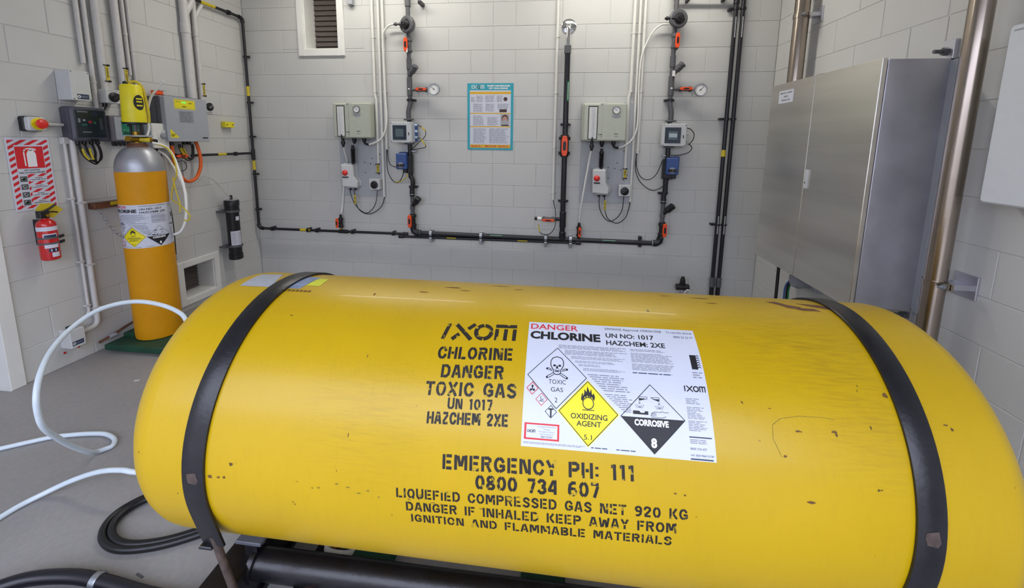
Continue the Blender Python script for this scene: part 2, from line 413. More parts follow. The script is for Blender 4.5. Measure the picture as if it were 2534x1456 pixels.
# stencil alphabet: strokes in a unit-high cell, breaks where the stencil bridges are
def _arc(cx, cy, rx, ry, a0, a1, n=7):
    return [(cx+rx*math.cos(math.radians(a0+(a1-a0)*i/n)), cy+ry*math.sin(math.radians(a0+(a1-a0)*i/n))) for i in range(n+1)]
ST = {
 'A': (.64, [[(.07, 0), (.27, 1)], [(.57, 0), (.37, 1)], [(.26, .3), (.4, .3)]]),
 'B': (.62, [[(.09, 0), (.09, 1)], [(.24, .91), (.4, .91), (.51, .82), (.51, .65), (.4, .56), (.24, .56)], [(.24, .44), (.42, .44), (.53, .35), (.53, .18), (.42, .09), (.24, .09)]]),
 'C': (.62, [_arc(.33, .5, .24, .42, 105, 255), _arc(.33, .5, .24, .42, 80, 25), _arc(.33, .5, .24, .42, -80, -25)]),
 'D': (.64, [[(.09, 0), (.09, 1)], [(.25, .91), (.38, .9), (.52, .75), (.55, .5), (.52, .25), (.38, .1), (.25, .09)]]),
 'E': (.58, [[(.09, 0), (.09, 1)], [(.23, .91), (.55, .91)], [(.23, .5), (.5, .5)], [(.23, .09), (.55, .09)]]),
 'F': (.56, [[(.09, 0), (.09, 1)], [(.23, .91), (.53, .91)], [(.23, .5), (.48, .5)]]),
 'G': (.66, [_arc(.33, .5, .24, .42, 105, 255), _arc(.33, .5, .24, .42, 80, 30), [(.38, .1), (.5, .16), (.57, .22), (.57, .44), (.38, .44)]]),
 'H': (.64, [[(.09, 0), (.09, 1)], [(.55, 0), (.55, 1)], [(.23, .5), (.41, .5)]]),
 'I': (.2, [[(.1, 0), (.1, 1)]]),
 'K': (.62, [[(.09, 0), (.09, 1)], [(.27, .5), (.54, .98)], [(.3, .46), (.57, .02)]]),
 'L': (.54, [[(.09, 0), (.09, 1)], [(.23, .09), (.52, .09)]]),
 'M': (.78, [[(.09, 0), (.09, 1)], [(.69, 0), (.69, 1)], [(.22, .95), (.36, .25)], [(.56, .95), (.42, .25)]]),
 'N': (.66, [[(.09, 0), (.09, 1)], [(.57, 0), (.57, 1)], [(.22, .95), (.44, .08)]]),
 'O': (.66, [_arc(.33, .5, .24, .42, 102, 258), _arc(.33, .5, .24, .42, 78, -78)]),
 'P': (.6, [[(.09, 0), (.09, 1)], [(.24, .91), (.4, .91), (.52, .81), (.52, .6), (.4, .49), (.24, .49)]]),
 'Q': (.66, [_arc(.33, .5, .24, .42, 102, 258), _arc(.33, .5, .24, .42, 78, -60), [(.38, .22), (.58, 0)]]),
 'R': (.62, [[(.09, 0), (.09, 1)], [(.24, .91), (.4, .91), (.51, .82), (.51, .62), (.4, .53), (.24, .53)], [(.36, .43), (.54, 0)]]),
 'S': (.6, [[(.52, .74), (.42, .9), (.26, .92), (.12, .82), (.1, .68), (.24, .56)], [(.32, .5), (.48, .42), (.52, .26), (.42, .1), (.26, .07), (.09, .2)]]),
 'T': (.58, [[(.0, .91), (.19, .91)], [(.39, .91), (.58, .91)], [(.29, 0), (.29, 1)]]),
 'U': (.64, [[(.09, 1), (.09, .3), (.16, .14), (.26, .09)], [(.55, 1), (.55, .3), (.48, .14), (.38, .09)]]),
 'W': (.82, [[(.07, 1), (.2, 0)], [(.3, .05), (.4, .8)], [(.5, .8), (.6, .0)], [(.64, .1), (.76, 1)]]),
 'X': (.64, [[(.07, 1), (.57, 0)], [(.57, 1), (.37, .6)], [(.26, .4), (.07, 0)]]),
 'Y': (.62, [[(.07, 1), (.27, .55)], [(.55, 1), (.36, .55)], [(.31, .42), (.31, 0)]]),
 'Z': (.6, [[(.06, .91), (.54, .91)], [(.5, .78), (.1, .2)], [(.06, .09), (.54, .09)]]),
 '0': (.6, [_arc(.3, .5, .21, .42, 105, 255), _arc(.3, .5, .21, .42, 75, -75)]),
 '1': (.36, [[(.2, 0), (.2, 1)], [(.02, .86), (.1, .86)]]),
 '2': (.58, [[(.08, .72), (.14, .88), (.26, .92)], [(.34, .91), (.46, .84), (.48, .68), (.36, .48), (.12, .2)], [(.06, .09), (.52, .09)]]),
 '3': (.56, [[(.08, .8), (.2, .92), (.36, .9), (.46, .78), (.42, .6), (.32, .54)], [(.32, .46), (.46, .38), (.47, .2), (.36, .08), (.2, .07), (.07, .2)]]),
 '4': (.6, [[(.44, 0), (.44, 1)], [(.32, .9), (.08, .36), (.08, .28), (.32, .28)]]),
 '6': (.58, [[(.44, .9), (.28, .9), (.14, .75), (.1, .5), (.1, .25), (.18, .12), (.25, .09)], [(.34, .09), (.46, .18), (.48, .34), (.4, .48), (.24, .5)]]),
 '7': (.56, [[(.04, .91), (.52, .91)], [(.46, .78), (.24, 0)]]),
 '8': (.58, [_arc(.29, .73, .17, .19, 105, 255), _arc(.29, .73, .17, .19, 75, -75), _arc(.29, .27, .2, .19, 105, 255), _arc(.29, .27, .2, .19, 75, -75)]),
 '9': (.58, [[(.14, .1), (.3, .1), (.44, .25), (.48, .5), (.48, .75), (.4, .88), (.33, .91)], [(.24, .91), (.12, .82), (.1, .66), (.18, .52), (.34, .5)]]),
 ':': (.22, [[(.1, .16), (.1, .32)], [(.1, .62), (.1, .78)]]), ' ': (.42, []),
}
def stencil(pr, s, u0, u1, v0, v1, m='stencil', th=.215, gap=.11):
    tot = sum(ST[c][0] for c in s)+gap*(len(s)-1); H = v1-v0; k = (u1-u0)/tot; x = u0
    for c in s:
        wd, strokes = ST[c]
        for st in strokes:
            pts = [(x+p[0]*k, v0+p[1]*H) for p in st]
            pr.line(pts, th*H*.98, m)
        x += (wd+gap)*k
def stencil_words(parent, s, u0, u1, v0, v1, tilt, th):
    "one part per word, all on the same tilted line"
    gap = .11; tot = sum(ST[c][0] for c in s)+gap*(len(s)-1); k = (u1-u0)/tot; x = u0
    for i, wd_ in enumerate(s.split(' ')):
        wlen = sum(ST[c][0] for c in wd_)+gap*(len(wd_)-1)
        p1 = Print(DM, .0005, tilt, (u0, (v0+v1)/2))
        stencil(p1, wd_, x, x+wlen*k, v0, v1, th=th, gap=gap)
        part(parent, 'stencil_lettering', p1.g)
        x += (wlen+gap+ST[' '][0]+gap)*k
def ixom_logo(pr, u0, u1, v0, v1, m, slant=0., gap=False):
    W_, H = u1-u0, v1-v0; t = H*(.225 if gap else .20)
    def P(x, y): return (u0+x*W_+slant*H*y, v0+y*H)
    def ln(a, b, th=t): pr.line([P(*a), P(*b)], th, m)
    if gap: ln((.015, 0), (.065, 1), t*.9); ln((.15, 1), (.40, 0)); ln((.42, 1), (.335, .66)); ln((.225, .34), (.14, 0))
    else: ln((.03, 0), (.03, 1)); ln((.12, 1), (.40, 0))
    if not gap: ln((.40, 1), (.12, 0), t*.98)
    cx, cy = u0+.555*W_+slant*H*.5, v0+.5*H; rr = H*.42
    for a0, a1 in (((102, 258), (78, -78)) if gap else ((0, 360),)):
        pr.ring(cx, cy, rr, t, m, a0=a0, a1=a1, n=18)
    ln((.71, .91), (1.0, .91)); y1 = .72 if gap else .9
    for x in (.735, .855, .975): ln((x, 0), (x, y1), t*.9)

# ================================================================== STRUCTURE
def cut(r, hole):
    "rect minus hole -> list of rects (u0,u1,v0,v1)"
    a, b, c, d = r; e, f, g, h = hole
    if e >= b or f <= a or g >= d or h <= c: return [r]
    out = []
    if g > c: out.append((a, b, c, g))
    if h < d: out.append((a, b, h, d))
    lo, hi = max(c, g), min(d, h)
    if e > a: out.append((a, e, lo, hi))
    if f < b: out.append((f, b, lo, hi))
    return out
BLK = {}
def block_wall(name, fr, u0, u1, ztop, joint_u, holes=(), split=None, back=.2, e0=0., e1=0.):
    "slab of mortar with every block standing 4 mm proud of it; joint_u(row) gives one perpend position"
    g = G()
    rects = [(u0-e0, u1+e1, 0, ztop)]
    for h in holes:
        rects = [q for r in rects for q in cut(r, h)]
    for a, b, c, d in rects: g.box(fr, a, b, c, d, -back, -.0029, 'mortar')
    lo, hi = g.bounds()
    base = fr.p((u0+u1)/2, 0, 0)
    o = bpy.data.objects.new(name, g.build(name, base)); COL.objects.link(o); o.location = base; o['kind'] = 'structure'
    rows = int(ztop/.2+.5)
    for r in range(rows):
        z0, z1 = .2*r, .2*(r+1); j = joint_u(r); k = math.floor((u0-j)/.4); x = j+.4*k
        edges = []
        while x < u1+.4: edges.append(x); x += .4
        if split is not None: edges = sorted(edges+[split])
        for a, b in zip(edges, edges[1:]):
            a, b = max(a, u0), min(b, u1)
            if b-a < .012: continue
            pcs = [(a, b, z0, z1)]
            for h in holes: pcs = [q for p_ in pcs for q in cut(p_, h)]
            for (p, q, s, t) in pcs:
                if q-p < .015 or t-s < .015: continue
                key = (fr is BW, fr is LW, round(q-p, 3), round(t-s, 3))
                if key not in BLK:
                    gg = G(); L_, H_ = q-p-.004, t-s-.004; F2 = Frame((0, 0, 0), fr.U, fr.V, fr.W)
                    gg.box(F2, -L_/2, L_/2, 0, H_, -.004, .0, 'wall', c=.0018)
                    BLK[key] = gg.build('block', (0, 0, 0))
                b_ = bpy.data.objects.new('block', BLK[key]); COL.objects.link(b_); b_.parent = o
                off = fr.p((p+q)/2, s+.002, random.uniform(-.0006, .0003))
                b_.location = off-base
    return o
ZT = 3.1
WIN = (.635, .962, 2.228, 2.9)
VENT = (-.872, -.575, .098, .362)
wb = block_wall('wall_back', BW, .0185, 4.752, ZT, lambda r: (.2 if (r % 2 == 0) else 0.), [WIN], split=2.4, e0=.2, e1=.2)
wl = block_wall('wall_left', LW, -1.9, 0, ZT, lambda r: (-.138 if (r % 2) else -.338), [VENT])
wr = block_wall('wall_right', RW, 0, 4.2, ZT, lambda r: (.932 if (r % 2) else 1.132), [], split=1.54)

g = G().box(FL, -1.5, 4.96, -4.4, .2, -.12, 0, 'floor'); solo('floor', g, kind='structure')
g = G().box(FL, -12, 16, -25, -4.4, -.12, -.01, 'ground'); solo('ground', g, kind='structure')
g = G().box(BW, -12, 16, -.01, 2.4, 9.5, 9.7, 'ground'); solo('unseen_sky_screen', g, kind='structure')  # added unseen wall that blocks the low sky outside the door opening
g = G().box(FL, -1.5, 4.96, -4.4, .2, ZT, ZT+.1, 'ceil'); solo('ceiling', g, kind='structure')
# plain rear parts of the room, behind and beside the photographer
g = G().box(LW, -4.4, -2.9, 0, ZT, -.2, 0, 'wall').box(LW, -2.9, -1.965, 2.1, ZT, -.2, 0, 'wall'); solo('wall_left_rear', g, kind='structure')
g = G().box(RW, 4.2, 4.4, 0, ZT, -.2, 0, 'wall'); solo('wall_right_rear', g, kind='structure')
g = G().box(BW, -.2, .3, 0, ZT, 4.2, 4.4, 'wall').box(BW, 4.5, 4.96, 0, ZT, 4.2, 4.4, 'wall').box(BW, .3, 4.5, 2.4, ZT, 4.2, 4.4, 'wall')
solo('wall_front', g, kind='structure')
# doorway jamb at the left edge of the photograph
g = G().box(LW, -1.965, -1.897, 0, 2.16, -.2, .012, 'white', c=.003).box(LW, -2.9, -1.965, 2.1, 2.16, -.05, .012, 'white', c=.003)
solo('door_1', g, kind='structure')
g = G().box(LW, -2.9, -1.965, 0, 2.1, -.12, -.075, 'lgrey'); o = solo('door_2', g, kind='structure')

# window (louvred vent) high on the back wall
def framed_opening(name, fr, op, arch, depth, slat, pitch, slat_m='louvre'):
    u0, u1, v0, v1 = op
    r_ = root(name, None, None, fr.p((u0+u1)/2, v0, 0), kind='structure')
    g = G(); a = arch
    g.box(fr, u0-a, u0, v0-a, v1+a, 0, .018, 'white', c=.003).box(fr, u1, u1+a, v0-a, v1+a, 0, .018, 'white', c=.003)
    g.box(fr, u0, u1, v0-a, v0, 0, .018, 'white', c=.003).box(fr, u0, u1, v1, v1+a, 0, .018, 'white', c=.003)
    part(r_, 'architrave', g)
    g = G(); t = .008
    g.box(fr, u0, u0+t, v0, v1, -depth, 0, 'white').box(fr, u1-t, u1, v0, v1, -depth, 0, 'white')
    g.box(fr, u0+t, u1-t, v0, v0+t, -depth, 0, 'white').box(fr, u0+t, u1-t, v1-t, v1, -depth, 0, 'white')
    part(r_, 'reveal', g)
    part(r_, 'backing', G().box(fr, u0, u1, v0, v1, -depth-.02, -depth-.012, 'dark'))
    v = v0+.012
    while v < v1-pitch*.5:
        g = G()
        P = [fr.p(u0+.009, v, -depth+.022), fr.p(u1-.009, v, -depth+.022), fr.p(u1-.009, v+pitch*1.12, -depth+.004), fr.p(u0+.009, v+pitch*1.12, -depth+.004)]
        Q = [p+fr.W*-.004 for p in P]
        g.add(P+Q, [[0, 1, 2, 3], [7, 6, 5, 4], [0, 4, 5, 1], [1, 5, 6, 2], [2, 6, 7, 3], [3, 7, 4, 0]], slat_m)
        part(r_, 'slat', g); v += pitch
    return r_
framed_opening('window_1', BW, WIN, .062, .17, .05, .047)
framed_opening('window_2', LW, VENT, .05, .17, .03, .03)

# ceiling lamps
for i, (lx, ly) in enumerate(LAMP_SPOTS):
    where = ['near the back wall, left one', 'near the back wall, right one'][i]
    r_ = root('batten_lamp', 'white ceiling batten lamp '+where, 'lamp', (lx, ly, LAMP_Z))
    part(r_, 'housing', G().box(FL, lx-.78, lx+.78, ly-.07, ly+.07, LAMP_Z-.02, ZT-.001, 'white', c=.008))
    part(r_, 'diffuser', G().rbox(Frame((0, 0, 0), (1, 0, 0), (0, -1, 0), (0, 0, -1)), lx-.76, lx+.76, -ly-.055, -ly+.055, -LAMP_Z+.02, -LAMP_Z+.06, 'lamp', r=.02, c=.01))
#@@OBJECTS
# ================================================================== THE DRUM
DR, DY, DZ = .38, -2.543, .579
class DrumMap:
    curved = True; step = .012
    def p(s, u, v, w=0.):
        a = -v/DR          # v = 0 at the top line, falling towards the photographer
        r = DR+w
        return Vector((u, DY-r*math.sin(a), DZ+r*math.cos(a)))
DM = DrumMap()
def dv(deg): return -math.radians(deg)*DR
drum = root('gas_drum', 'large yellow horizontal chlorine drum with black stencilled warnings and a white hazard label', 'drum', (3.0, DY, DZ-DR))
prof = [(1.835, .001)]
for k in range(1, 15):
    u = math.sin(k/14*PI/2); prof.append((2.02-.185*math.sqrt(max(0, 1-u*u)), DR*u))
for k in range(14, 0, -1):
    u = math.sin(k/14*PI/2); prof.append((3.925+.135*math.sqrt(max(0, 1-u*u)), DR*u))
prof.append((4.06, .001))
part(drum, 'shell', G().lathe((0, DY, DZ), (1, 0, 0), prof, 'drum', seg=160))
# stencilled writing
TL = math.radians(2.45)


lines = [('ixom', 2.722, 2.915, 32.2, 25.0), ('CHLORINE', 2.723, 2.913, 40.1, 35.4), ('DANGER', 2.741, 2.895, 46.7, 42.1), ('TOXIC GAS', 2.71, 2.929, 53.0, 48.4), ('UN 1017', 2.769, 2.876, 56.8, 53.4), ('HAZCHEM 2XE', 2.724, 2.915, 61.9, 58.1)]
for t, a, b, lo, hi in lines:
    p1 = Print(DM, .0005, TL*1.0, (a, dv((lo+hi)/2)))
    if t == 'ixom': ixom_logo(p1, a, b, dv(lo), dv(hi), 'stencil', slant=.05, gap=True)
    else:
        stencil_words(drum, t, a, b, dv(lo), dv(hi), TL, .215); continue
    part(drum, 'stencil_lettering', p1.g)
for t, a, b, lo, hi in [('EMERGENCY PH: 111', 2.77, 3.197, 75.6, 70.9), ('0800 734 607', 2.848, 3.122, 81.0, 76.4), ('LIQUEFIED COMPRESSED GAS NET 920 KG', 2.664, 3.307, 87.0, 83.6), ('DANGER IF INHALED KEEP AWAY FROM', 2.687, 3.285, 91.7, 88.3), ('IGNITION AND FLAMMABLE MATERIALS', 2.698, 3.277, 96.2, 93.0)]:
    stencil_words(drum, t, a, b, dv(lo), dv(hi), math.radians(2.1), .20 if t[0] in 'LDI' else .215)
# hazard label, 420 x 297 mm, drawn in its own 0..1 space
class LabelMap:
    curved = True; step = .04
    def __init__(s, top, fl): s.fl = fl
    def p(s, u, v, w=0.):
        return DM.p(2.947+.42*u, dv(21.4-.65*u+44.6*(1-v)), w)
LM = LabelMap(0, 1)
lab = part(drum, 'hazard_label', (lambda P: (P.rect(0, 1, 0, 1, 'labelw'), P.g)[1])(Print(LM, .0006)), 'white hazard label with three diamonds')
class LabelM2(LabelMap):
    "isotropic units: u 0..1.414, v 0..1"
    def p(s, u, v, w=0.): return LabelMap.p(s, u/1.414, v, w)
def hazard_print(pr, full=True):
    K = 1.414
    T = lambda t, a, b, c, d, m='ink', bold=0., sh=0: pr.text(t, a*K, b*K, c, d, m, bold, 1, sh)
    T('DANGER', .014, .305, .921, .980, 'inkr', .012); T('CHLORINE', .014, .438, .820, .900, 'ink', .045)
    T('ERMANZ Approval: HSR001058', .471, .807, .947, .977); T('To reorder phone:', .835, .988, .948, .975, 'inkb'); T('0800 22 22 77', .873, .985, .908, .928, 'inkb')
    T('UN NO: 1017', .471, .755, .872, .918, 'ink', .02); T('HAZCHEM: 2XE', .471, .812, .800, .846, 'ink', .02)
    def dia(cx, cy, r, mfill, mline='ink', t=.006, lift=1):
        pts = [(cx*K, cy+r), (cx*K+r, cy), (cx*K, cy-r), (cx*K-r, cy)]
        if mfill: pr.poly(pts, mfill, lift)
        pr.line(pts, t, mline, lift+1, closed=True)
    # toxic gas
    dia(.182, .507, .235, None, 'ink', .005)
    cx, cy = .182*K, .60
    L = lambda p, t=.005, m='ink', l=2, closed=False: pr.line([(cx+a*.1, cy+b*.1) for a, b in p], t, m, l, closed)
    L([(-.36, -.35), (-.5, -.1), (-.52, .25), (-.38, .52), (-.1, .64), (.1, .64), (.38, .52), (.52, .25), (.5, -.1), (.36, -.35), (.3, -.42), (.28, -.68), (.12, -.78), (-.12, -.78), (-.28, -.68), (-.3, -.42)], .0065, closed=True)
    for sx in (-1, 1):
        pr.circ(cx+sx*.021, cy-.008, .012, 'ink', 2, 12, ry=.0085)
        L([(sx*.42, -.42), (sx*.72, -.28)], .005); L([(sx*.38, -.52), (sx*.72, -.42)], .005); pr.circ(cx+sx*.080, cy-.036, .009, 'ink', 2, 8)
        L([(sx*.22, -.78), (sx*.7, -1.08)], .005); L([(sx*.3, -.66), (sx*.78, -.94)], .005); pr.circ(cx+sx*.080, cy-.103, .009, 'ink', 2, 8)
    L([(-.06, -.3), (0, -.12), (.06, -.3)], .009); L([(-.2, -.42), (0, -.5), (.2, -.42)], .005); L([(-.2, -.56), (.2, -.56)], .004)
    for q in (-.12, -.04, .04, .12): L([(q, -.46), (q, -.6)], .003)
    T('TOXIC', .136, .233, .449, .482); T('GAS', .150, .218, .392, .424); T('2', .173, .188, .316, .349)
    # small ghs diamonds
    dia(.047, .407, .045, None, 'inkr', .005); pr.circ(.047*K, .423, .009, 'ink', 2, 10); pr.circ(.047*K-.012, .395, .009, 'ink', 2, 10); pr.circ(.047*K+.012, .395, .009, 'ink', 2, 10); pr.line([(.047*K, .42), (.047*K, .395)], .008, 'ink', 2)
    dia(.100, .330, .044, None, 'inkr', .004); pr.line([(.1*K-.018, .318), (.1*K+.02, .318)], .004, 'ink', 2); pr.line([(.1*K-.004, .318), (.1*K-.006, .352)], .004, 'ink', 2); pr.line([(.1*K+.016, .335), (.1*K+.002, .325)], .004, 'ink', 2)
    dia(.154, .248, .044, None, 'ink', .004); pr.line([(.154*K, .262), (.154*K, .21)], .012, 'ink', 2); pr.line([(.154*K-.018, .266), (.154*K+.018, .266)], .011, 'ink', 2)
    # oxidizing agent
    pr.poly([(.355*K, .492), (.355*K+.234, .26), (.355*K, .028), (.355*K-.234, .26)], 'inky', 1)
    dia(.355, .26, .222, None, 'ink', .005, 2)
    fx = .356*K
    pr.ring(fx, .325, .041, .006, 'ink', 4, 22)
    fl = [(-.055, .352), (-.050, .385), (-.040, .40), (-.042, .372), (-.03, .392), (-.028, .425), (-.012, .402), (-.006, .447), (.006, .42), (.012, .40), (.024, .43), (.028, .395), (.036, .385), (.042, .402), (.052, .372), (.046, .345), (.036, .355), (.028, .372), (.018, .362), (.012, .375), (.002, .366), (-.008, .382), (-.016, .362), (-.026, .372), (-.036, .352), (-.046, .338)]
    pr.emit([(fx+a, b) for a, b in fl], [[0, 1, 2, 25], [2, 3, 24, 25], [3, 4, 23, 24], [4, 5, 6, 22], [4, 22, 23], [6, 7, 8, 21], [6, 21, 22], [8, 9, 20, 21], [9, 10, 11, 19], [9, 19, 20], [11, 12, 17, 18], [11, 18, 19], [12, 13, 14, 16], [12, 16, 17], [14, 15, 16]], 'ink', 3)
    pr.line([(fx-.045, .278), (fx+.045, .278)], .005, 'ink', 3)
    pr.text('OXIDIZING', .262*K, .457*K, .214, .252, 'ink', .012, 3); pr.text('AGENT', .293*K, .424*K, .166, .203, 'ink', .012, 3); pr.text('5.1', .333*K, .374*K, .078, .112, 'ink', .0, 3)
    # corrosive
    c = .694*K
    pr.poly([(c-.234, .256), (c, .022), (c+.234, .256)], 'ink', 1); dia(.694, .256, .234, None, 'ink', .005)
    pr.text('CORROSIVE', .598*K, .774*K, .200, .244, 'inkw', .05, 3); pr.text('8', .679*K, .709*K, .060, .125, 'inkw', .05, 3)
    pr.rect(c-.142, c-.03, .276, .300, 'ink', 2); pr.poly([(c-.098, .303), (c-.085, .288), (c-.06, .288), (c-.05, .303)], 'labelw', 3)
    for sx, x in ((1, -.062), (-1, .028)):
        pr.line([(c+x-.032, .397), (c+x+.03, .400), (c+x+.032, .385), (c+x-.03*sx, .372), (c+x-.032, .397)], .003, 'ink', 2)
        pr.poly([(c+x-.03*sx, .388), (c+x+.024*sx, .388), (c+x-.026*sx, .372)], 'ink', 2)
        xx = c+x-.028*sx
        for d in (.355, .327): pr.ring(xx, d, .0055, .003, 'ink', 2, 8)
        for q in (-2, -1, 1, 2): pr.line([(xx+q*.009, .318), (xx+q*.016, .345)], .002, 'ink', 2)
    pr.line([(c-.012, .270), (c+.0, .292), (c+.02, .300), (c+.058, .298), (c+.075, .305), (c+.09, .298), (c+.12, .300)], .003, 'ink', 2)
    pr.line([(c-.008, .263), (c+.03, .262), (c+.07, .262), (c+.1, .272)], .003, 'ink', 2)
    for q in (.272, .281, .289): pr.line([(c-.008, q), (c+.03, q+.001)], .0025, 'ink', 2)
    # emergency box
    pr.poly([(.014*K, .050), (.202*K, .050), (.202*K, .163), (.014*K, .163)], 'inkr', 1); pr.rect(.025*K, .192*K, .062, .152, 'labelw', 2)
    ixom_logo(pr2(pr, 3), .030*K, .074*K, .098, .117, 'ink')
    for i, t in enumerate(('Emergency Phoneline', '24 Hour', 'Emergency Advice', 'Call Freephone', '0800 734 607')):
        n = len(t)*.0052*K; pr.text(t, .135*K-n/2, .135*K+n/2, .134-i*.0165, .1455-i*.0165, 'inkg' if i < 4 else 'ink', 0, 3)
    # right column
    ixom_logo(pr2(pr, 2), .876*K, .988*K, .460, .502, 'ink')
    pr.rect(.938*K, .972*K, .632, .752, 'ink', 1)
    for i in range(6): pr.line([(.972*K, .742-i*.019), (.980*K, .751-i*.019), (.988*K, .742-i*.019)], .006, 'ink', 1)
    pr.fine(.935*K, .99*K, .56, .615, 3, 'inkg')
    pr.fine(.876*K, .955*K, .37, .414, 4, 'inkg', ragged=.5); pr.fine(.876*K, .965*K, .27, .355, 8, 'inkg', ragged=.5); pr.fine(.876*K, .97*K, .19, .262, 7, 'inkg', ragged=.4)
    pr.rect(.874*K, .986*K, .148, .156, 'inkb', 1); pr.rect(.874*K, .986*K, .006, .015, 'inkb', 1)
    pr.fine(.876*K, .97*K, .108, .140, 3, 'inkg'); pr.text('0800 734 607', .874*K, .957*K, .070, .084, 'inkb', 0, 1); pr.text('+61 (0)3 9663 2130', .874*K, .988*K, .026, .042, 'inkb', .01, 1)
    # fine print columns
    pr.fine(.188*K, .586*K, .742, .778, 3, 'inkg'); pr.fine(.225*K, .59*K, .690, .733, 4, 'inkg'); pr.fine(.262*K, .59*K, .655, .682, 3, 'inkg')
    pr.fine(.285*K, .53*K, .625, .645, 2, 'inkg'); pr.fine(.305*K, .43*K, .598, .618, 2, 'inkg'); pr.fine(.33*K, .59*K, .563, .588, 3, 'inkg')
    for i in range(8): pr.fine((.355+.012*i)*K, (.555+.005*min(i, 7))*K, .545-.016*(i+1), .545-.016*i, 1, 'inkg')
    for i in range(9): pr.fine((.447+.012*i)*K, (.595-.0*i)*K, .405-.014*(i+1), .405-.014*i, 1, 'inkg')
    pr.fine(.607*K, .82*K, .755, .778, 2, 'inkg'); pr.fine(.607*K, .84*K, .66, .742, 8, 'inkg'); pr.fine(.607*K, .84*K, .595, .650, 5, 'inkg'); pr.fine(.607*K, .83*K, .568, .582, 1, 'inkb')
    pr.fine(.012*K, .34*K, .020, .035, 2, 'inkg'); pr.fine(.37*K, .47*K, .022, .034, 1, 'inkb'); pr.fine(.5*K, .63*K, .022, .034, 1, 'inkb')
def pr2(pr, lift):
    "same print target, higher lift"
    q = type(pr)(pr.mp, pr.w+lift*.00025); q.g = pr.g; return q
hp = Print(LabelM2(0, 1), .0006); hazard_print(hp); part(lab, 'label_print', hp.g)
# faded stickers and scuffs on the shell
p1 = Print(DM, .0006)
p1.poly([(2.035, dv(8.8)), (2.14, dv(8.5)), (2.10, dv(-9)), (2.03, dv(-7))], 'foil')
part(drum, 'faded_sticker', p1.g, 'faded silver sticker')
p1 = Print(DM, .0006)
p1.poly([(2.185, dv(8.6)), (2.235, dv(8.6)), (2.245, dv(-6)), (2.185, dv(-8))], 'foil2'); p1.poly([(2.24, dv(5)), (2.285, dv(5)), (2.28, dv(-4)), (2.245, dv(-5))], 'lime')
for i in range(7): p1.rect(2.19+i*.013, 2.199+i*.013, dv(11.0), dv(9.6), 'scuff', 1)
part(drum, 'torn_sticker', p1.g, 'torn blue and lime sticker')
sc = Print(DM, .0004)
def blotch(u, deg, ru, rv, m='scuff', n=11):
    sc.poly([(u+ru*math.cos(2*PI*k/n)*random.uniform(.6, 1.1), dv(deg)+rv*math.sin(2*PI*k/n)*random.uniform(.6, 1.1)) for k in range(n)], m)
for u, d, a, b in [(3.615, 53.6, .007, .003), (3.618, 54.2, .003, .005), (3.541, 54.3, .005, .003), (3.548, 54.3, .002, .002), (3.691, 51.5, .002, .005), (3.507, 61.7, .004, .003), (2.543, 41.2, .0012, .006), (2.539, 68.0, .0012, .006), (2.518, 80.0, .001, .003), (3.745, 41.3, .007, .006), (3.841, 48.9, .005, .002), (3.493, 48.2, .004, .001), (3.85, 50.0, .003, .004), (2.192, 87.5, .007, .006), (2.215, 87.4, .006, .003), (2.23, 87.2, .004, .004), (3.55, 74, .01, .003), (3.28, 75.6, .004, .002), (3.30, 75.8, .003, .002)]:
    blotch(u, d, a, b)
for i in range(16): blotch(2.42+.03*i+random.uniform(-.01, .01), 86+random.uniform(-1.5, 2), random.uniform(.002, .007), random.uniform(.001, .003), 'scuffl')
for u, d, a, b in [(2.70, -2, .03, .006), (2.74, 1, .02, .003), (2.84, -9, .03, .004), (2.62, 5, .018, .003), (3.34, -7, .018, .003), (3.44, -6, .03, .004), (3.46, 0, .02, .003), (2.477, 9.5, .003, .008), (2.9, -4, .02, .003)]: blotch(u, d, a, b, 'scuff')
part(drum, 'scuff_marks', sc.g)['kind'] = 'stuff'
rm = Print(DM, .0005)
for pts in ([(3.62, -6), (3.65, -7), (3.67, -3), (3.70, -1), (3.69, 1.5), (3.66, .5), (3.645, -3)], [(3.67, 0), (3.73, 0), (3.74, 2.5), (3.69, 2.5)], [(3.70, -6), (3.76, -5), (3.79, -1), (3.77, 0), (3.73, -2.5)]):
    rm.poly([(u, dv(d)) for u, d in pts], 'rust')
part(drum, 'paint_marks', rm.g, 'rust brown painted marks')
arc = Print(DM, .0004)
arc.line([(3.50, dv(62)), (3.488, dv(57)), (3.492, dv(53)), (3.51, dv(51)), (3.55, dv(49.8)), (3.60, dv(49.6)), (3.622, dv(50))], .0012, 'scuffl'); part(drum, 'scratch', arc.g)

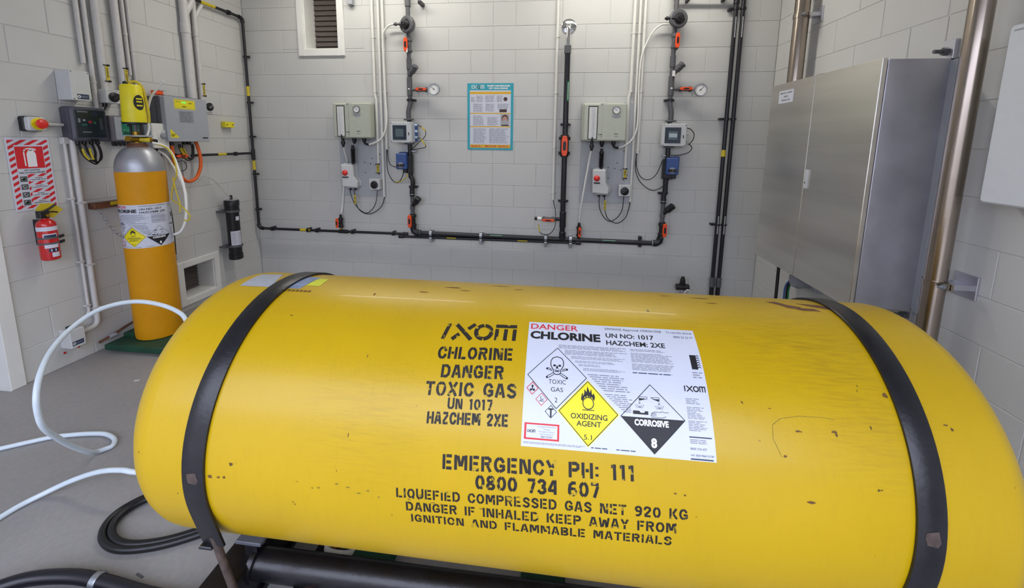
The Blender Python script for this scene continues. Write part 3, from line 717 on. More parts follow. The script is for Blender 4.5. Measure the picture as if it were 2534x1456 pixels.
# hold-down straps
def strap(x0, x1, a_end, lab_, W_=.058, wear=88):
    Rr = DR+.0008; g = G(); n = 72; V = []
    a0, a1 = math.radians(-150), math.radians(a_end)
    for i in range(n+1):
        a = a0+(a1-a0)*i/n; x = x0+(x1-x0)*max(0, min(1, (math.degrees(a)+10)/120))
        for r, dx in ((Rr, -W_/2), (Rr+.0055, -W_/2), (Rr+.007, -W_/2+.003), (Rr+.007, W_/2-.003), (Rr+.0055, W_/2), (Rr, W_/2)):
            V.append(Vector((x+dx, DY-r*math.sin(a), DZ+r*math.cos(a))))
    ta = a1; tan = Vector((0, -math.cos(ta), -math.sin(ta)))
    last = V[-6:]
    tail = (tan+Vector((.08, 0, 0))).normalized()*.115
    V += [p+tan*.03 for p in last]; V += [p+tan*.03+tail for p in last]; n += 2
    F = [[i*6+k, i*6+(k+1) % 6, (i+1)*6+(k+1) % 6, (i+1)*6+k] for i in range(n) for k in range(6)]
    F += [[0, 1, 2, 3, 4, 5], [n*6+5-k for k in range(6)]]
    g.add(V, F, 'strapm', True)
    st = root('hold_down_strap', lab_, 'strap', (x0, DY, DZ-DR)); part(st, 'band', g)
    xw = x0+(x1-x0)*(wear+10)/120; ww = G(); V2 = [Vector((xw+dx*random.uniform(.7, 1), DY-(Rr+.0075)*math.sin(math.radians(wear+da)), DZ+(Rr+.0075)*math.cos(math.radians(wear+da)))) for dx, da in ((-.016, -1.5), (.012, -2.2), (.018, 1), (.010, 2.5), (-.015, 2), (-.018, 0))]
    ww.add(V2, [[5, 4, 3, 2, 1, 0]], 'rod'); part(st, 'rust_patch', ww, 'worn rusty patch')
    e = V[-3]; end = sum(V[-6:], Vector())/6
    part(st, 'tie_rod', G().cyl(end+Vector((0, 0, .03)), end+Vector((.028, .02, -.18)), .0095, 'rod', 12), 'grimy steel rod')
    part(st, 'clevis', G().box(FL, end.x-.034, end.x+.002, end.y-.012, end.y+.012, end.z-.004, end.z+.003, 'strapm', c=.002))
    return st, end
stL, endL = strap(2.172, 2.146, 100, 'black steel strap round the left end of the yellow drum')
stR, endR = strap(3.80, 3.757, 100, 'black steel strap round the right end of the yellow drum', .053, 80)

# ------------------------------------------------------------------ drum cradle
cr = root('drum_cradle', 'black painted steel cradle under the yellow drum with a long front tube', 'stand', (3.0, DY, 0))
PF0, PF1 = Vector((2.125, -2.722, .105)), Vector((3.95, -2.714, .110))
part(cr, 'front_tube', G().cyl(PF0, PF1, .043, 'blackst', 32))
part(cr, 'tube_flange', G().cyl(PF0+Vector((-.012, 0, 0)), PF0+Vector((.004, 0, 0)), .052, 'blackst', 28))
part(cr, 'rear_tube', G().cyl((2.12, -2.33, .105), (3.95, -2.33, .105), .043, 'blackst', 24))
for x in (2.072, 3.93):
    part(cr, 'end_channel', G().box(FL, x-.05, x+.05, -2.92, -2.22, .02, .140, 'blackst', c=.006))
    part(cr, 'foot_plate', G().box(FL, x-.06, x+.06, -2.93, -2.19, 0, .02, 'blackst'))
for x, y in ((2.11, -2.722), (2.11, -2.36), (3.90, -2.722), (3.90, -2.36)):
    part(cr, 'saddle_pad', G().box(FL, x-.048, x+.035, y-.015, y+.018, .180, .190, 'pad', c=.002), 'grey bearing pad')
    part(cr, 'saddle_post', G().box(FL, x-.02, x+.02, y-.012, y+.012, .14, .180, 'blackst', c=.003))
for x in (2.26, 2.30):
    part(cr, 'cross_bar', G().box(FL, x-.012, x+.012, -2.86, -2.3, .03, .06, 'rust' if x > 2.28 else 'blackst'))
# green weigh frame below the drum
wf = root('weigh_frame', 'green steel weigh frame on the floor below the yellow drum', 'scale', (2.8, -2.55, 0))
for x0, x1 in ((2.37, 2.50), (2.93, 3.07), (3.5, 3.6)):
    part(wf, 'cross_member', G().box(FL, x0, x1, -2.86, -2.2, .004, .05, 'gplate', c=.004))
part(wf, 'side_rail', G().box(FL, 2.3, 3.8, -2.2, -2.12, 0, .06, 'gplate', c=.004))
# hoses at the floor under the drum
g = G().tube(spl([(2.24, -2.45, .02), (2.27, -2.60, .05), (2.33, -2.63, .06), (2.37, -2.58, .03), (2.40, -2.45, .015)], 6), .011, 'hosew', 10)
solo('vent_hose', g, 'short white hose loop on the floor under the yellow drum', 'hose')
cg = G()
for i in range(16):
    cg.lathe((2.345, -2.66+.006*i, .035), (0, 1, 0), [(0, .013), (.003, .0165), (.006, .013)], 'rubber', 12)
solo('corrugated_hose', cg, 'short black corrugated hose on the floor under the yellow drum', 'hose')

# ------------------------------------------------------------------ loose hoses on the floor
HA = [(1.84, -2.36, .47), (1.80, -2.27, .46), (1.70, -2.14, .44), (1.60, -2.07, .43), (1.46, -2.03, .44), (1.304, -2.067, .505), (1.227, -2.047, .566), (1.148, -2.069, .617), (1.065, -2.124, .651), (1.005, -2.213, .649), (1.0, -2.32, .614), (1.064, -2.44, .583), (1.145, -2.537, .546), (1.183, -2.583, .484), (1.183, -2.585, .406), (1.168, -2.565, .346), (1.134, -2.518, .274), (1.078, -2.439, .165), (1.035, -2.355, .062), (1.0, -2.305, .018), (1.012, -2.276, .0105), (1.022, -2.255, .0105), (.985, -2.218, .0105), (.91, -2.196, .0105), (.83, -2.204, .0105), (.757, -2.222, .0105), (.691, -2.244, .0105), (.615, -2.291, .0105), (.545, -2.338, .0105), (.42, -2.42, .0105), (.25, -2.54, .0105)]
solo('milky_hose', G().tube(spl(HA, 8), .0098, 'hose', 14), 'milky plastic hose rising in a wide ring left of the yellow drum', 'hose')
HC = [(1.95, -2.20, .012), (1.85, -2.26, .02), (1.73, -2.34, .06), (1.6, -2.40, .10), (1.50, -2.45, .115), (1.408, -2.471, .112), (1.345, -2.476, .118), (1.245, -2.474, .098), (1.13, -2.482, .055), (1.04, -2.52, .018), (1.0, -2.60, .0105), (1.0, -2.75, .0105), (1.03, -2.9, .0105)]
solo('milky_hose', G().tube(spl(HC, 8), .0098, 'hose', 14), 'milky plastic hose arching low over the floor left of the yellow drum', 'hose')
for dz, sc_, lb in ((0, 1.0, 'outer strand of black rubber hose looped on the floor at the drum\'s left end'), (0, .9, 'inner strand of black rubber hose looped on the floor at the drum\'s left end')):
    P = [(1.62, -2.36), (1.50, -2.43), (1.425, -2.50), (1.405, -2.575), (1.45, -2.64), (1.54, -2.672), (1.65, -2.655), (1.76, -2.602), (1.9, -2.50)]
    cx, cy = 1.66, -2.50
    g = G().tube(spl([(cx+(x-cx)*sc_, cy+(y-cy)*sc_, .0125+(.004 if sc_ < 1 else 0)) for x, y in P], 8), .0125, 'rubber', 12)
    solo('rubber_hose', g, lb, 'hose')
g = G().tube(spl([(1.22, -2.93, .022), (1.30, -2.85, .022), (1.38, -2.80, .022), (1.50, -2.775, .022), (1.62, -2.775, .022), (1.80, -2.79, .022), (2.02, -2.80, .03)], 8), .020, 'blkpipe', 16)
cdt = root('black_conduit', 'thick black conduit on the floor at the bottom left with a metal clip', 'conduit', (1.6, -2.8, 0))
part(cdt, 'tube', g)
part(cdt, 'clip', G().lathe((1.605, -2.775, .022), (1, -.02, 0), [(-.011, .0225), (-.009, .0245), (.009, .0245), (.011, .0225)], 'galv', 20), 'shiny metal clip')
g = G().tube(spl([(1.25, -2.99, .016), (1.34, -2.90, .016), (1.45, -2.85, .016), (1.62, -2.835, .016), (1.9, -2.86, .016)], 8), .015, 'rubber', 12)
solo('rubber_hose', g, 'black rubber hose running beside the thick black conduit on the floor', 'hose')
solo('metal_scrap', G().box(Frame((1.70, -2.73, 0), (.97, -.25, 0), (.25, .97, 0), (0, 0, 1)), -.016, .016, -.003, .003, 0, .002, 'encside'), 'small grey metal offcut on the floor left of the cradle', 'scrap')
solo('paper_scrap', G().box(Frame((.60, -1.78, 0), (.9, .3, 0), (-.3, .9, 0), (0, 0, 1)), -.013, .013, -.007, .007, 0, .002, 'lgrey'), 'tiny white paper scrap on the floor in front of the green plate', 'scrap')
# ================================================================== BACK WALL
B = BW.p
def pipe_run(name, label, pts, r, m, clamps=(), cat='pipe', rr=.03, group=None, fr=BW, base=None):
    "pts are frame coordinates; corners rounded; clamps = list of frame positions along the run"
    P = [fr.p(*p) for p in pts]
    path = [P[0]]
    for i in range(1, len(P)-1): path += bend(P[i-1], P[i], P[i+1], rr)
    path.append(P[-1])
    rt = root(name, label, cat, P[-1] if base is None else base, group)
    part(rt, 'tube', G().tube(path, r, m, 16))
    for i in range(1, len(P)-1):
        g = G(); pp = bend(P[i-1], P[i], P[i+1], rr+.012, 7); g.tube(pp, r*1.28, m, 16)
        part(rt, 'elbow', g)
    return rt
def clamp(parent, fr, u, v, w, r, vert=True, m='black', ear=.03):
    g = G(); ax = fr.V if vert else fr.U; c = fr.p(u, v, w)
    g.lathe(c-ax*.009, ax, [(0, r+.001), (.0, r+.007), (.018, r+.007), (.018, r+.001)], m, 16)
    if vert: g.box(fr, u-r-ear*.7, u+r+ear*.7, v-.008, v+.008, 0, max(.012, w-r-.002), m, c=.001)
    else: g.box(fr, u-.009, u+.009, v-r-.008, v+r+.008, 0, max(.012, w-r*.5), m, c=.001)
    return part(parent, 'clamp', g)
def coupling(parent, fr, u, v0, v1, w, r, m='dkgrey'):
    return part(parent, 'coupling', G().cyl(fr.p(u, v0, w), fr.p(u, v1, w), r, m, 18, c=.002))
def handle_geo(g, c, L, Wd, D, ax, side, fr, m='orange'):
    "oval ball-valve handle: long axis ax, width axis side, standing along fr.W with a dark slot in the middle"
    F2 = Frame(c, side, ax, fr.W)
    pts = [(-Wd*.32, -L/2), (Wd*.32, -L/2), (Wd*.5, -L*.3), (Wd*.5, L*.3), (Wd*.32, L/2), (-Wd*.32, L/2), (-Wd*.5, L*.3), (-Wd*.5, -L*.3)]
    g.prism(F2, pts, 0, D, m, c=.003)
    g.prism(F2, [(a*.5, b*.45) for a, b in pts], D-.001, D+.001, 'black')
def ball_valve(fr, u, v, w, r, L, label, vert=True, hside=0., hscale=1., m='black', group='orange handled valves', tag=False):
    "valve body with two union nuts and an orange handle"
    ax, sd = (fr.V, fr.U) if vert else (fr.U, fr.V)
    c = fr.p(u, v, w); rt = root('ball_valve', label, 'valve', c-ax*(L/2 if vert else 0), group)
    part(rt, 'body', G().cyl(c-ax*L*.28, c+ax*L*.28, r*1.45, m, 18, c=.003).cyl(c, c+fr.W*(r*2.3), r*.8, m, 12))
    for q in (-1, 1):
        g = G(); g.cyl(c+ax*q*L*.26, c+ax*q*L*.42, r*1.95, m, 12, c=.003).cyl(c+ax*q*L*.42, c+ax*q*L*.5, r*1.4, m, 16)
        part(rt, 'union_nut', g)
    g = G(); handle_geo(g, c+fr.W*(r*2.2)+sd*hside, L*.9*hscale, r*2.0, r*1.1, ax, sd, fr); part(rt, 'handle', g, 'orange handle')
    if tag: part(rt, 'tag', G().box(Frame(c+fr.W*(r*3.1), sd, ax, fr.W), -.006, .008, -L*.52, -L*.25, 0, .002, 'white'), 'small white tag')
    return rt
def gauge(fr, u, v, w, r, label, stem, ang=130, cat='gauge', group=None):
    c = fr.p(u, v, w); rt = root('pressure_gauge', label, cat, fr.p(u, v-r, w), group)
    part(rt, 'case', G().lathe(c-fr.W*.022, fr.W, [(0, r*.9), (.003, r), (.022, r), (.026, r*.97), (.026, r*.86), (.019, r*.86)], 'galv', 32))
    pr = Print(Frame(c+fr.W*-.0022, fr.U, fr.V, fr.W), .0)
    pr.circ(0, 0, r*.87, 'dial', 0, 28)
    for k in range(11):
        a = math.radians(225-27*k); pr.line([(r*.66*math.cos(a), r*.66*math.sin(a)), (r*.8*math.cos(a), r*.8*math.sin(a))], r*.05, 'ink', 2)
    a = math.radians(ang); pr.line([(-r*.3*math.cos(a), -r*.3*math.sin(a)), (r*.62*math.cos(a), r*.62*math.sin(a))], r*.07, 'ink', 3); pr.circ(0, 0, r*.1, 'ink', 4, 10)
    part(rt, 'dial', pr.g)
    if stem: part(rt, 'stem', G().cyl(fr.p(*stem), c-fr.W*.012, .006, 'galv', 10))
    return rt
def cable(pts, r, m, label, name='cable', cat='cable', n=8, fr=BW, group=None):
    return solo(name, G().tube(spl([fr.p(*p) for p in pts], n), r, m, 8), label, cat, group)

# ---- poster
ps = solo('safety_poster', G().box(BW, 2.168, 2.586, 1.326, 1.917, .0005, .0025, 'teal'), 'teal bordered chlorine safety poster on the back wall', 'poster')
pp = Print(Frame(BW.p(2.168, 1.326, .0028), BW.U, BW.V, BW.W), .0)
PW, PH = .418, .591
def pt(t, a, b, c, d, m='inkw', bold=0.): pp.text(t, a*PW, b*PW, c*PH, d*PH, m, bold, 3)
ixom_logo(pp, .095*PW, .37*PW, .918*PH, .972*PH, 'inkw'); pt('SAFE HANDLING', .435, .925, .948, .974, 'inkw', .05); pt('OF CHLORINE', .47, .88, .912, .937, 'inkw', .05)
pp.rect(.055*PW, .945*PW, .03*PH, .895*PH, 'labelw', 0)
for a, b in ((.838, .875), (.545, .56), (.345, .36), (.03, .08)): pp.rect(.055*PW, .945*PW, a*PH, b*PH, 'gold', 1)
pt('0800 734 607', .38, .64, .045, .067, 'inkr', .05); pp.fine(.08*PW, .34*PW, .04*PH, .07*PH, 2, 'inkr', 3); pp.fine(.68*PW, .9*PW, .04*PH, .07*PH, 2, 'inkr', 3)
for a, b, lo, hi, n in ((.08, .18, .72, .80, 4), (.20, .36, .72, .82, 8), (.39, .61, .72, .82, 8), (.64, .78, .72, .82, 7), (.13, .36, .57, .70, 9), (.40, .61, .58, .70, 8), (.66, .92, .62, .70, 5), (.13, .38, .37, .52, 10), (.44, .70, .37, .50, 10), (.13, .42, .10, .33, 14), (.48, .92, .10, .33, 14)):
    pp.fine(a*PW, b*PW, lo*PH, hi*PH, n, 'inkg', 2, fill=.4)
pp.rect(.70*PW, .86*PW, .57*PH, .615*PH, 'photo', 2); pp.circ(.83*PW, .765*PH, .018, 'photo', 2)
pp.rect(.725*PW, .92*PW, .365*PH, .54*PH, 'mgrey', 2); pp.circ(.823*PW, .475*PH, .030, 'photo', 3, 16, .036); pp.circ(.823*PW, .455*PH, .025, 'skin', 4, 16, .033); pp.circ(.823*PW, .43*PH, .018, 'mgrey', 5, 14, .019); pp.rect(.75*PW, .90*PW, .365*PH, .385*PH, 'photo', 5)
part(ps, 'print', pp.g)

# ---- wall conduits (white) with small saddles
def conduit(u, v0, v1, r, label, w=None, jog=None, saddles=(), m='pvcw', fr=BW, grp=None):
    w = w or r+.004
    pts = [(u, v1, w), (u, v0, w)] if not jog else [(u, v1, w), (u, jog[1]+.03, w), (u+jog[0], jog[1]-.03, w), (u+jog[0], v0, w)]
    rt = root('wall_conduit', label, 'conduit', fr.p(u, v0, w), grp)
    part(rt, 'tube', G().tube([fr.p(*p) for p in pts], r, m, 12))
    for s_ in saddles:
        uu = u if (not jog or s_ > jog[1]) else u+jog[0]
        part(rt, 'saddle', G().lathe(fr.p(uu, s_-.007, w), fr.V, [(0, r), (0, r+.003), (.014, r+.003), (.014, r)], m, 12).box(fr, uu-r-.010, uu+r+.010, s_-.006, s_+.006, 0, .003, m).cyl(fr.p(uu+r+.007, s_, .002), fr.p(uu+r+.007, s_, .006), .003, 'dark', 6))
    return rt
conduit(1.300, 1.10, 3.0, .0125, 'white wall conduit running down to the left rotary isolator', jog=(.012, 1.80), saddles=(2.32, 1.84))
conduit(1.357, .866, 3.0, .0115, 'white wall conduit beside the right edge of the left backboard', saddles=())
conduit(1.398, 1.315, 3.0, .0125, 'white wall conduit ending above the left blue actuator', saddles=(2.32, 1.84, 1.34))
conduit(2.962, .883, 3.0, .0125, 'lone white wall conduit left of the dark central pipe', saddles=(2.30, 1.83, 1.36, .95))
conduit(3.600, 1.10, 3.0, .0135, 'white wall conduit running down to the right rotary isolator', jog=(-.014, 1.82), saddles=(2.32, 1.84))
conduit(3.645, .885, 3.0, .0115, 'white wall conduit beside the right edge of the right backboard', saddles=(2.32,))
conduit(3.685, 1.314, 3.0, .0125, 'white wall conduit ending above the right blue actuator', saddles=(1.84, 1.34))

# ---- backboards
for u0, u1, side in ((.925, 1.372, 'left'), (3.195, 3.642, 'right')):
    g = G().box(BW, u0, u1, .868, 1.75, .001, .008, 'panelgrey', c=.002)
    bb = solo('backboard', g, 'flat grey mounting board on the back wall, '+side+' of the poster', 'board')
    for (a, b) in ((.84, .93), (.72, .72), (.68, .62), (.9, .8), (.93, .5), (.56, .45), (.1, .35), (.8, .6), (.86, .42), (.55, .64)):
        part(bb, 'screw', G().cyl(BW.p(u0+.447*a, .868+.5*b, .008), BW.p(u0+.447*a, .868+.5*b, .0105), .0045, 'dark', 8))

# ---- chlorinators
def chlorinator(u0, label, gu, text_side):
    rt = root('chlorinator', label, 'chlorinator', BW.p(u0+.16, 1.42, .05))
    F = BW; W1 = .355; d = .15
    part(rt, 'case', G().rbox(F, u0-.012, u0+W1-.02, 1.42, 1.74, .008, .09, 'cream', r=.012, c=.003))
    part(rt, 'cover', G().rbox(F, u0, u0+W1, 1.418, 1.73, .09, d, 'cream', r=.012, c=.010).box(F, u0+.155, u0+W1-.006, 1.424, 1.726, d-.001, d+.006, 'cream', c=.004))
    part(rt, 'tube_recess', G().box(F, u0+.036, u0+.116, 1.43, 1.708, d-.003, d+.0015, 'ink').box(F, u0+.043, u0+.109, 1.436, 1.700, d, d+.0022, 'pvcw'), 'white flow tube window in a black frame')
    part(rt, 'flow_tube', G().cyl(F.p(u0+.076, 1.45, d+.006), F.p(u0+.076, 1.695, d+.006), .006, 'glasst', 12))
    pr = Print(F, d+.0024)
    for i in range(16): pr.rect(u0+.084, u0+.096 if i % 4 == 0 else u0+.090, 1.47+i*.013, 1.4715+i*.013, 'inkg', 1)
    pr.rect(u0+.135, u0+.190, 1.718, 1.728, 'mgrey', 0); pr.n
    pr.g.prism(Frame(F.p(0, 0, d+.0062), F.U, F.V, F.W), [(u0+gu-.04, 1.628), (u0+gu+.04, 1.628), (u0+gu+.022, 1.610), (u0+gu-.022, 1.610)], 0, .001, 'mgrey')
    pr.g.box(F, u0+.125, u0+.133, 1.468, 1.476, d, d+.001, 'ink'); pr.fine(u0+.138, u0+.175, 1.466, 1.478, 1, 'ink', 2); pr.fine(u0+.140, u0+.18, 1.446, 1.458, 2, 'inkg', 2)
    pr.w = d+.0066; pr.fine(u0+gu-.01, u0+gu+.035, 1.474, 1.484, 1, 'ink', 1); pr.fine(u0+gu-.005, u0+gu+.035, 1.452, 1.464, 2, 'inkg', 1)
    part(rt, 'markings', pr.g)
    g = G(); c = F.p(u0+gu, 1.674, d+.006)
    g.box(F, u0+gu-.034, u0+gu+.034, 1.637, 1.712, d+.006, d+.008, 'cream').lathe(c, F.W, [(0, .033), (.010, .033), (.012, .029), (.007, .029)], 'dkgrey', 24)
    pr = Print(Frame(c+F.W*.0075, F.U, F.V, F.W), 0); pr.circ(0, 0, .029, 'dial', 0, 22); pr.line([(.006, -.006), (-.014, .012)], .003, 'inkb', 2)
    for k in range(9):
        a = math.radians(225-33*k); pr.line([(.021*math.cos(a), .021*math.sin(a)), (.026*math.cos(a), .026*math.sin(a))], .002, 'inkb', 2)
    g2 = part(rt, 'vacuum_gauge', g); part(g2, 'dial', pr.g)
    part(rt, 'control_knob', G().lathe(F.p(u0+.076, 1.385, d-.02), (0, 0, 1), [(0, .012), (.035, .014), (.04, .022), (.06, .024), (.075, .020), (.08, .013), (.10, .012)], 'black', 16))
    part(rt, 'inlet_fitting', G().lathe(F.p(u0+.076, 1.335, d-.02), (0, 0, 1), [(0, .010), (.02, .012), (.022, .017), (.045, .019), (.055, .014)], 'black', 14))
    part(rt, 'relief_fitting', G().lathe(F.p(u0+.165, 1.365, .09), (0, 0, 1), [(0, .008), (.012, .014), (.03, .020), (.055, .020)], 'black', 14))
    part(rt, 'outlet_elbow', G().lathe(F.p(u0+.262, 1.38, .09), (0, 0, 1), [(0, .014), (.02, .019), (.042, .019)], 'black', 14).tube(spl([F.p(u0+.262, 1.39, .09), F.p(u0+.267, 1.372, .09), F.p(u0+.285, 1.362, .09), F.p(u0+.305, 1.362, .09)], 4), .010, 'black', 10))
    return rt
M['glasst'] = mat('clear tube', '#c8ccd6', .08, var=.02, coat=.3)
cl = chlorinator(.955, 'greenish cream chlorinator cabinet on the back wall left of the poster', .235, 0)
c2 = chlorinator(3.205, 'greenish cream chlorinator cabinet on the back wall right of the poster', .265, 0)
for u, v1_, side in ((1.093, 1.355, 'left'), (3.372, 1.355, 'right')):
    g = G(); prof = [(0, .017)]
    n = 9
    for i in range(n):
        z = .012+.128*i/n; prof += [(z, .012), (z+.005, .022), (z+.009, .022)]
    prof += [(.155, .013), (.175, .013)]
    solo('ribbed_bellows', G().lathe(BW.p(u, 1.178, .075), (0, 0, 1), prof, 'rubber', 16), 'black ribbed connector hanging below the '+side+' chlorinator', 'connector')

# ---- grey actuator boxes with red domes
def actuator(u0, label, wide, rot_=0.):
    F = Frame(BW.p(u0+.07, 0, 0), (math.cos(rot_), math.sin(rot_), 0), (0, 0, 1), (math.sin(rot_), -math.cos(rot_), 0))
    rt = root('motor_valve', label, 'actuator', BW.p(u0+.07, .955, .06))
    part(rt, 'case', G().prism(F, [(-.062, .965), (.075, .955), (.078, 1.005), (.048, 1.06), (.045, 1.172), (-.068, 1.172)], .03, .10, 'lgrey', c=.008))
    part(rt, 'back_case', G().prism(F, [(-.055, .975), (.095, .965), (.10, 1.005), (.066, 1.05), (.062, 1.18), (-.06, 1.18)], .004, .03, 'lgrey', c=.002))
    part(rt, 'lid_rim', G().box(F, -.052, .04, 1.172, 1.184, .02, .085, 'lgrey', c=.003).box(F, -.04, .07, .948, .966, .03, .08, 'mgrey', c=.003))
    c = F.p(-.030, 1.095, .10)
    part(rt, 'red_dome', G().lathe(c, F.W, [(0, .026), (.004, .027), (.010, .025), (.018, .018), (.023, .008), (.024, .001)], 'red', 20), 'red dome indicator')
    part(rt, 'name_strip', G().box(F, -.055, .0, 1.048, 1.060, .1, .1015, 'ink'))
    for a in (.0, .045): part(rt, 'cable_gland', G().lathe(F.p(a, .925, .055), (0, 0, 1), [(0, .006), (.008, .011), (.02, .012), (.026, .010)], 'black', 12))
    return rt
actuator(.962, 'grey motor actuator with red dome below the left chlorinator', 1, .18)
actuator(3.298, 'grey motor actuator with red dome below the right chlorinator', 0, .0)
# ---- rotary isolators
def isolator(fr, u, v, w, s, label, knob='black', d=.075, cat='switch'):
    rt = root('rotary_isolator', label, cat, fr.p(u, v-s, 0))
    part(rt, 'case', G().rbox(fr, u-s, u+s, v-s, v+s, .008 if fr is BW else .001, d, 'lgrey', r=.006, c=.003))
    c = fr.p(u, v-.004, d)
    g = G().lathe(c, fr.W, [(0, s*.72), (.006, s*.72), (.008, s*.66)], knob, 24)
    F2 = Frame(c, (fr.U*.766+fr.V*.643), (fr.V*.766-fr.U*.643), fr.W)
    g.box(F2, -s*.62, s*.62, -s*.16, s*.16, .008, .024, knob, c=.003)
    part(rt, 'knob', g, 'black rotary knob')
    pr = Print(fr, d+.0004); pr.fine(u-s*.7, u+s*.7, v+s*.78, v+s*.93, 1, 'inkg', 1, ragged=0); part(rt, 'markings', pr.g)
    return rt
isolator(BW, 1.293, .990, 0, .050, 'grey rotary isolator switch on the left backboard', d=.08)
isolator(BW, 3.583, .990, 0, .050, 'grey rotary isolator switch on the right backboard', d=.08)
for u, v, lb in ((1.293, .935, 'left'), (3.583, .935, 'right')):
    pass
def ytag(fr, u, v0, v1, w, label, wd=.012, ties=True, text=True, ang=0):
    g = G().box(fr, u-wd, u+wd, v0, v1, w, w+.002, 'ytag')
    rt = solo('cable_tag', g, label, 'tag')
    pr = Print(fr, w+.0024); n = 8
    for i in range(n):
        if random.random() < .85: pr.rect(u-wd*.45, u+wd*.45, v0+(v1-v0)*(.12+.78*i/n), v0+(v1-v0)*(.12+.78*(i+.6)/n), 'ink', 1)
    part(rt, 'markings', pr.g)
    if ties:
        for vv in (v0-.006, v1+.006): part(rt, 'cable_tie', G().box(fr, u-wd*1.9, u+wd*1.2, vv-.003, vv+.003, w-.004, w+.003, 'ink').box(fr, u+wd*.3, u+wd*1.5, vv-.006, vv+.006, w, w+.008, 'ink'))
    return rt
ytag(BW, 1.311, 1.10, 1.172, .030, 'small yellow tag on the conduit above the left rotary isolator')
ytag(BW, 3.586, 1.10, 1.172, .032, 'small yellow tag on the conduit above the right rotary isolator')
# cables under actuator and isolator
cable([(.0+1.037, .935, .06), (1.062, .86, .075), (1.10, .785, .08), (1.16, .73, .08), (1.21, .715, .08), (1.262, .75, .08), (1.30, .82, .075), (1.309, .935, .05)], .0038, 'rubber', 'thin black cable looping from the left grey actuator to the left isolator')
cable([(1.078, .93, .06), (1.092, .88, .07), (1.106, .80, .08), (1.15, .735, .09), (1.225, .708, .09), (1.30, .735, .07), (1.345, .79, .04), (1.36, .866, .015)], .0038, 'rubber', 'thin black cable looping from the left grey actuator into the wall conduit')
cable([(3.370, .935, .06), (3.37, .86, .075), (3.39, .79, .08), (3.43, .735, .08), (3.475, .715, .08), (3.53, .75, .08), (3.57, .82, .075), (3.583, .935, .05)], .0038, 'rubber', 'thin black cable looping from the right grey actuator to the right isolator')
cable([(3.413, .93, .06), (3.418, .88, .07), (3.425, .80, .08), (3.455, .735, .09), (3.53, .702, .09), (3.60, .745, .07), (3.632, .82, .04), (3.646, .885, .015)], .0038, 'rubber', 'thin black cable looping from the right grey actuator into the wall conduit')
ytag(BW, 1.098, .80, .885, .082, 'yellow tag hanging on the cable below the left grey actuator', wd=.009, ties=False)
ytag(BW, 3.420, .815, .90, .082, 'yellow tag hanging on the cable below the right grey actuator', wd=.009, ties=False)
# white feed tubes
cable([(1.031, 1.335, .12), (1.020, 1.29, .09), (1.008, 1.20, .03), (.97, 1.15, .014), (.955, .98, .014), (.935, .80, .014), (.925, .70, .03)], .0085, 'hosew', 'white tube from the left chlorinator down to the left bottom valve', 'feed_tube', 'tube')
cable([(3.281, 1.335, .12), (3.27, 1.28, .10), (3.245, 1.10, .09), (3.222, .92, .08), (3.208, .80, .06), (3.203, .70, .035)], .0075, 'hosew', 'white tube from the right chlorinator down to the right bottom valve', 'feed_tube', 'tube')
cable([(1.26, 1.362, .09), (1.30, 1.372, .085), (1.36, 1.405, .075), (1.40, 1.47, .06), (1.418, 1.58, .045), (1.408, 1.8, .034), (1.402, 2.1, .034), (1.402, 2.28, .036), (1.42, 2.36, .045), (1.48, 2.412, .055), (1.56, 2.42, .06)], .0085, 'hosew', 'white tube curving from the left chlorinator up to the left regulator', 'feed_tube', 'tube')
cable([(3.51, 1.362, .09), (3.56, 1.38, .085), (3.62, 1.43, .07), (3.66, 1.52, .05), (3.668, 1.65, .036), (3.662, 1.9, .034), (3.668, 2.1, .034), (3.70, 2.22, .036), (3.75, 2.32, .045), (3.81, 2.37, .055), (3.87, 2.37, .06)], .0075, 'hosew', 'white tube curving from the right chlorinator up to the right regulator', 'feed_tube', 'tube')

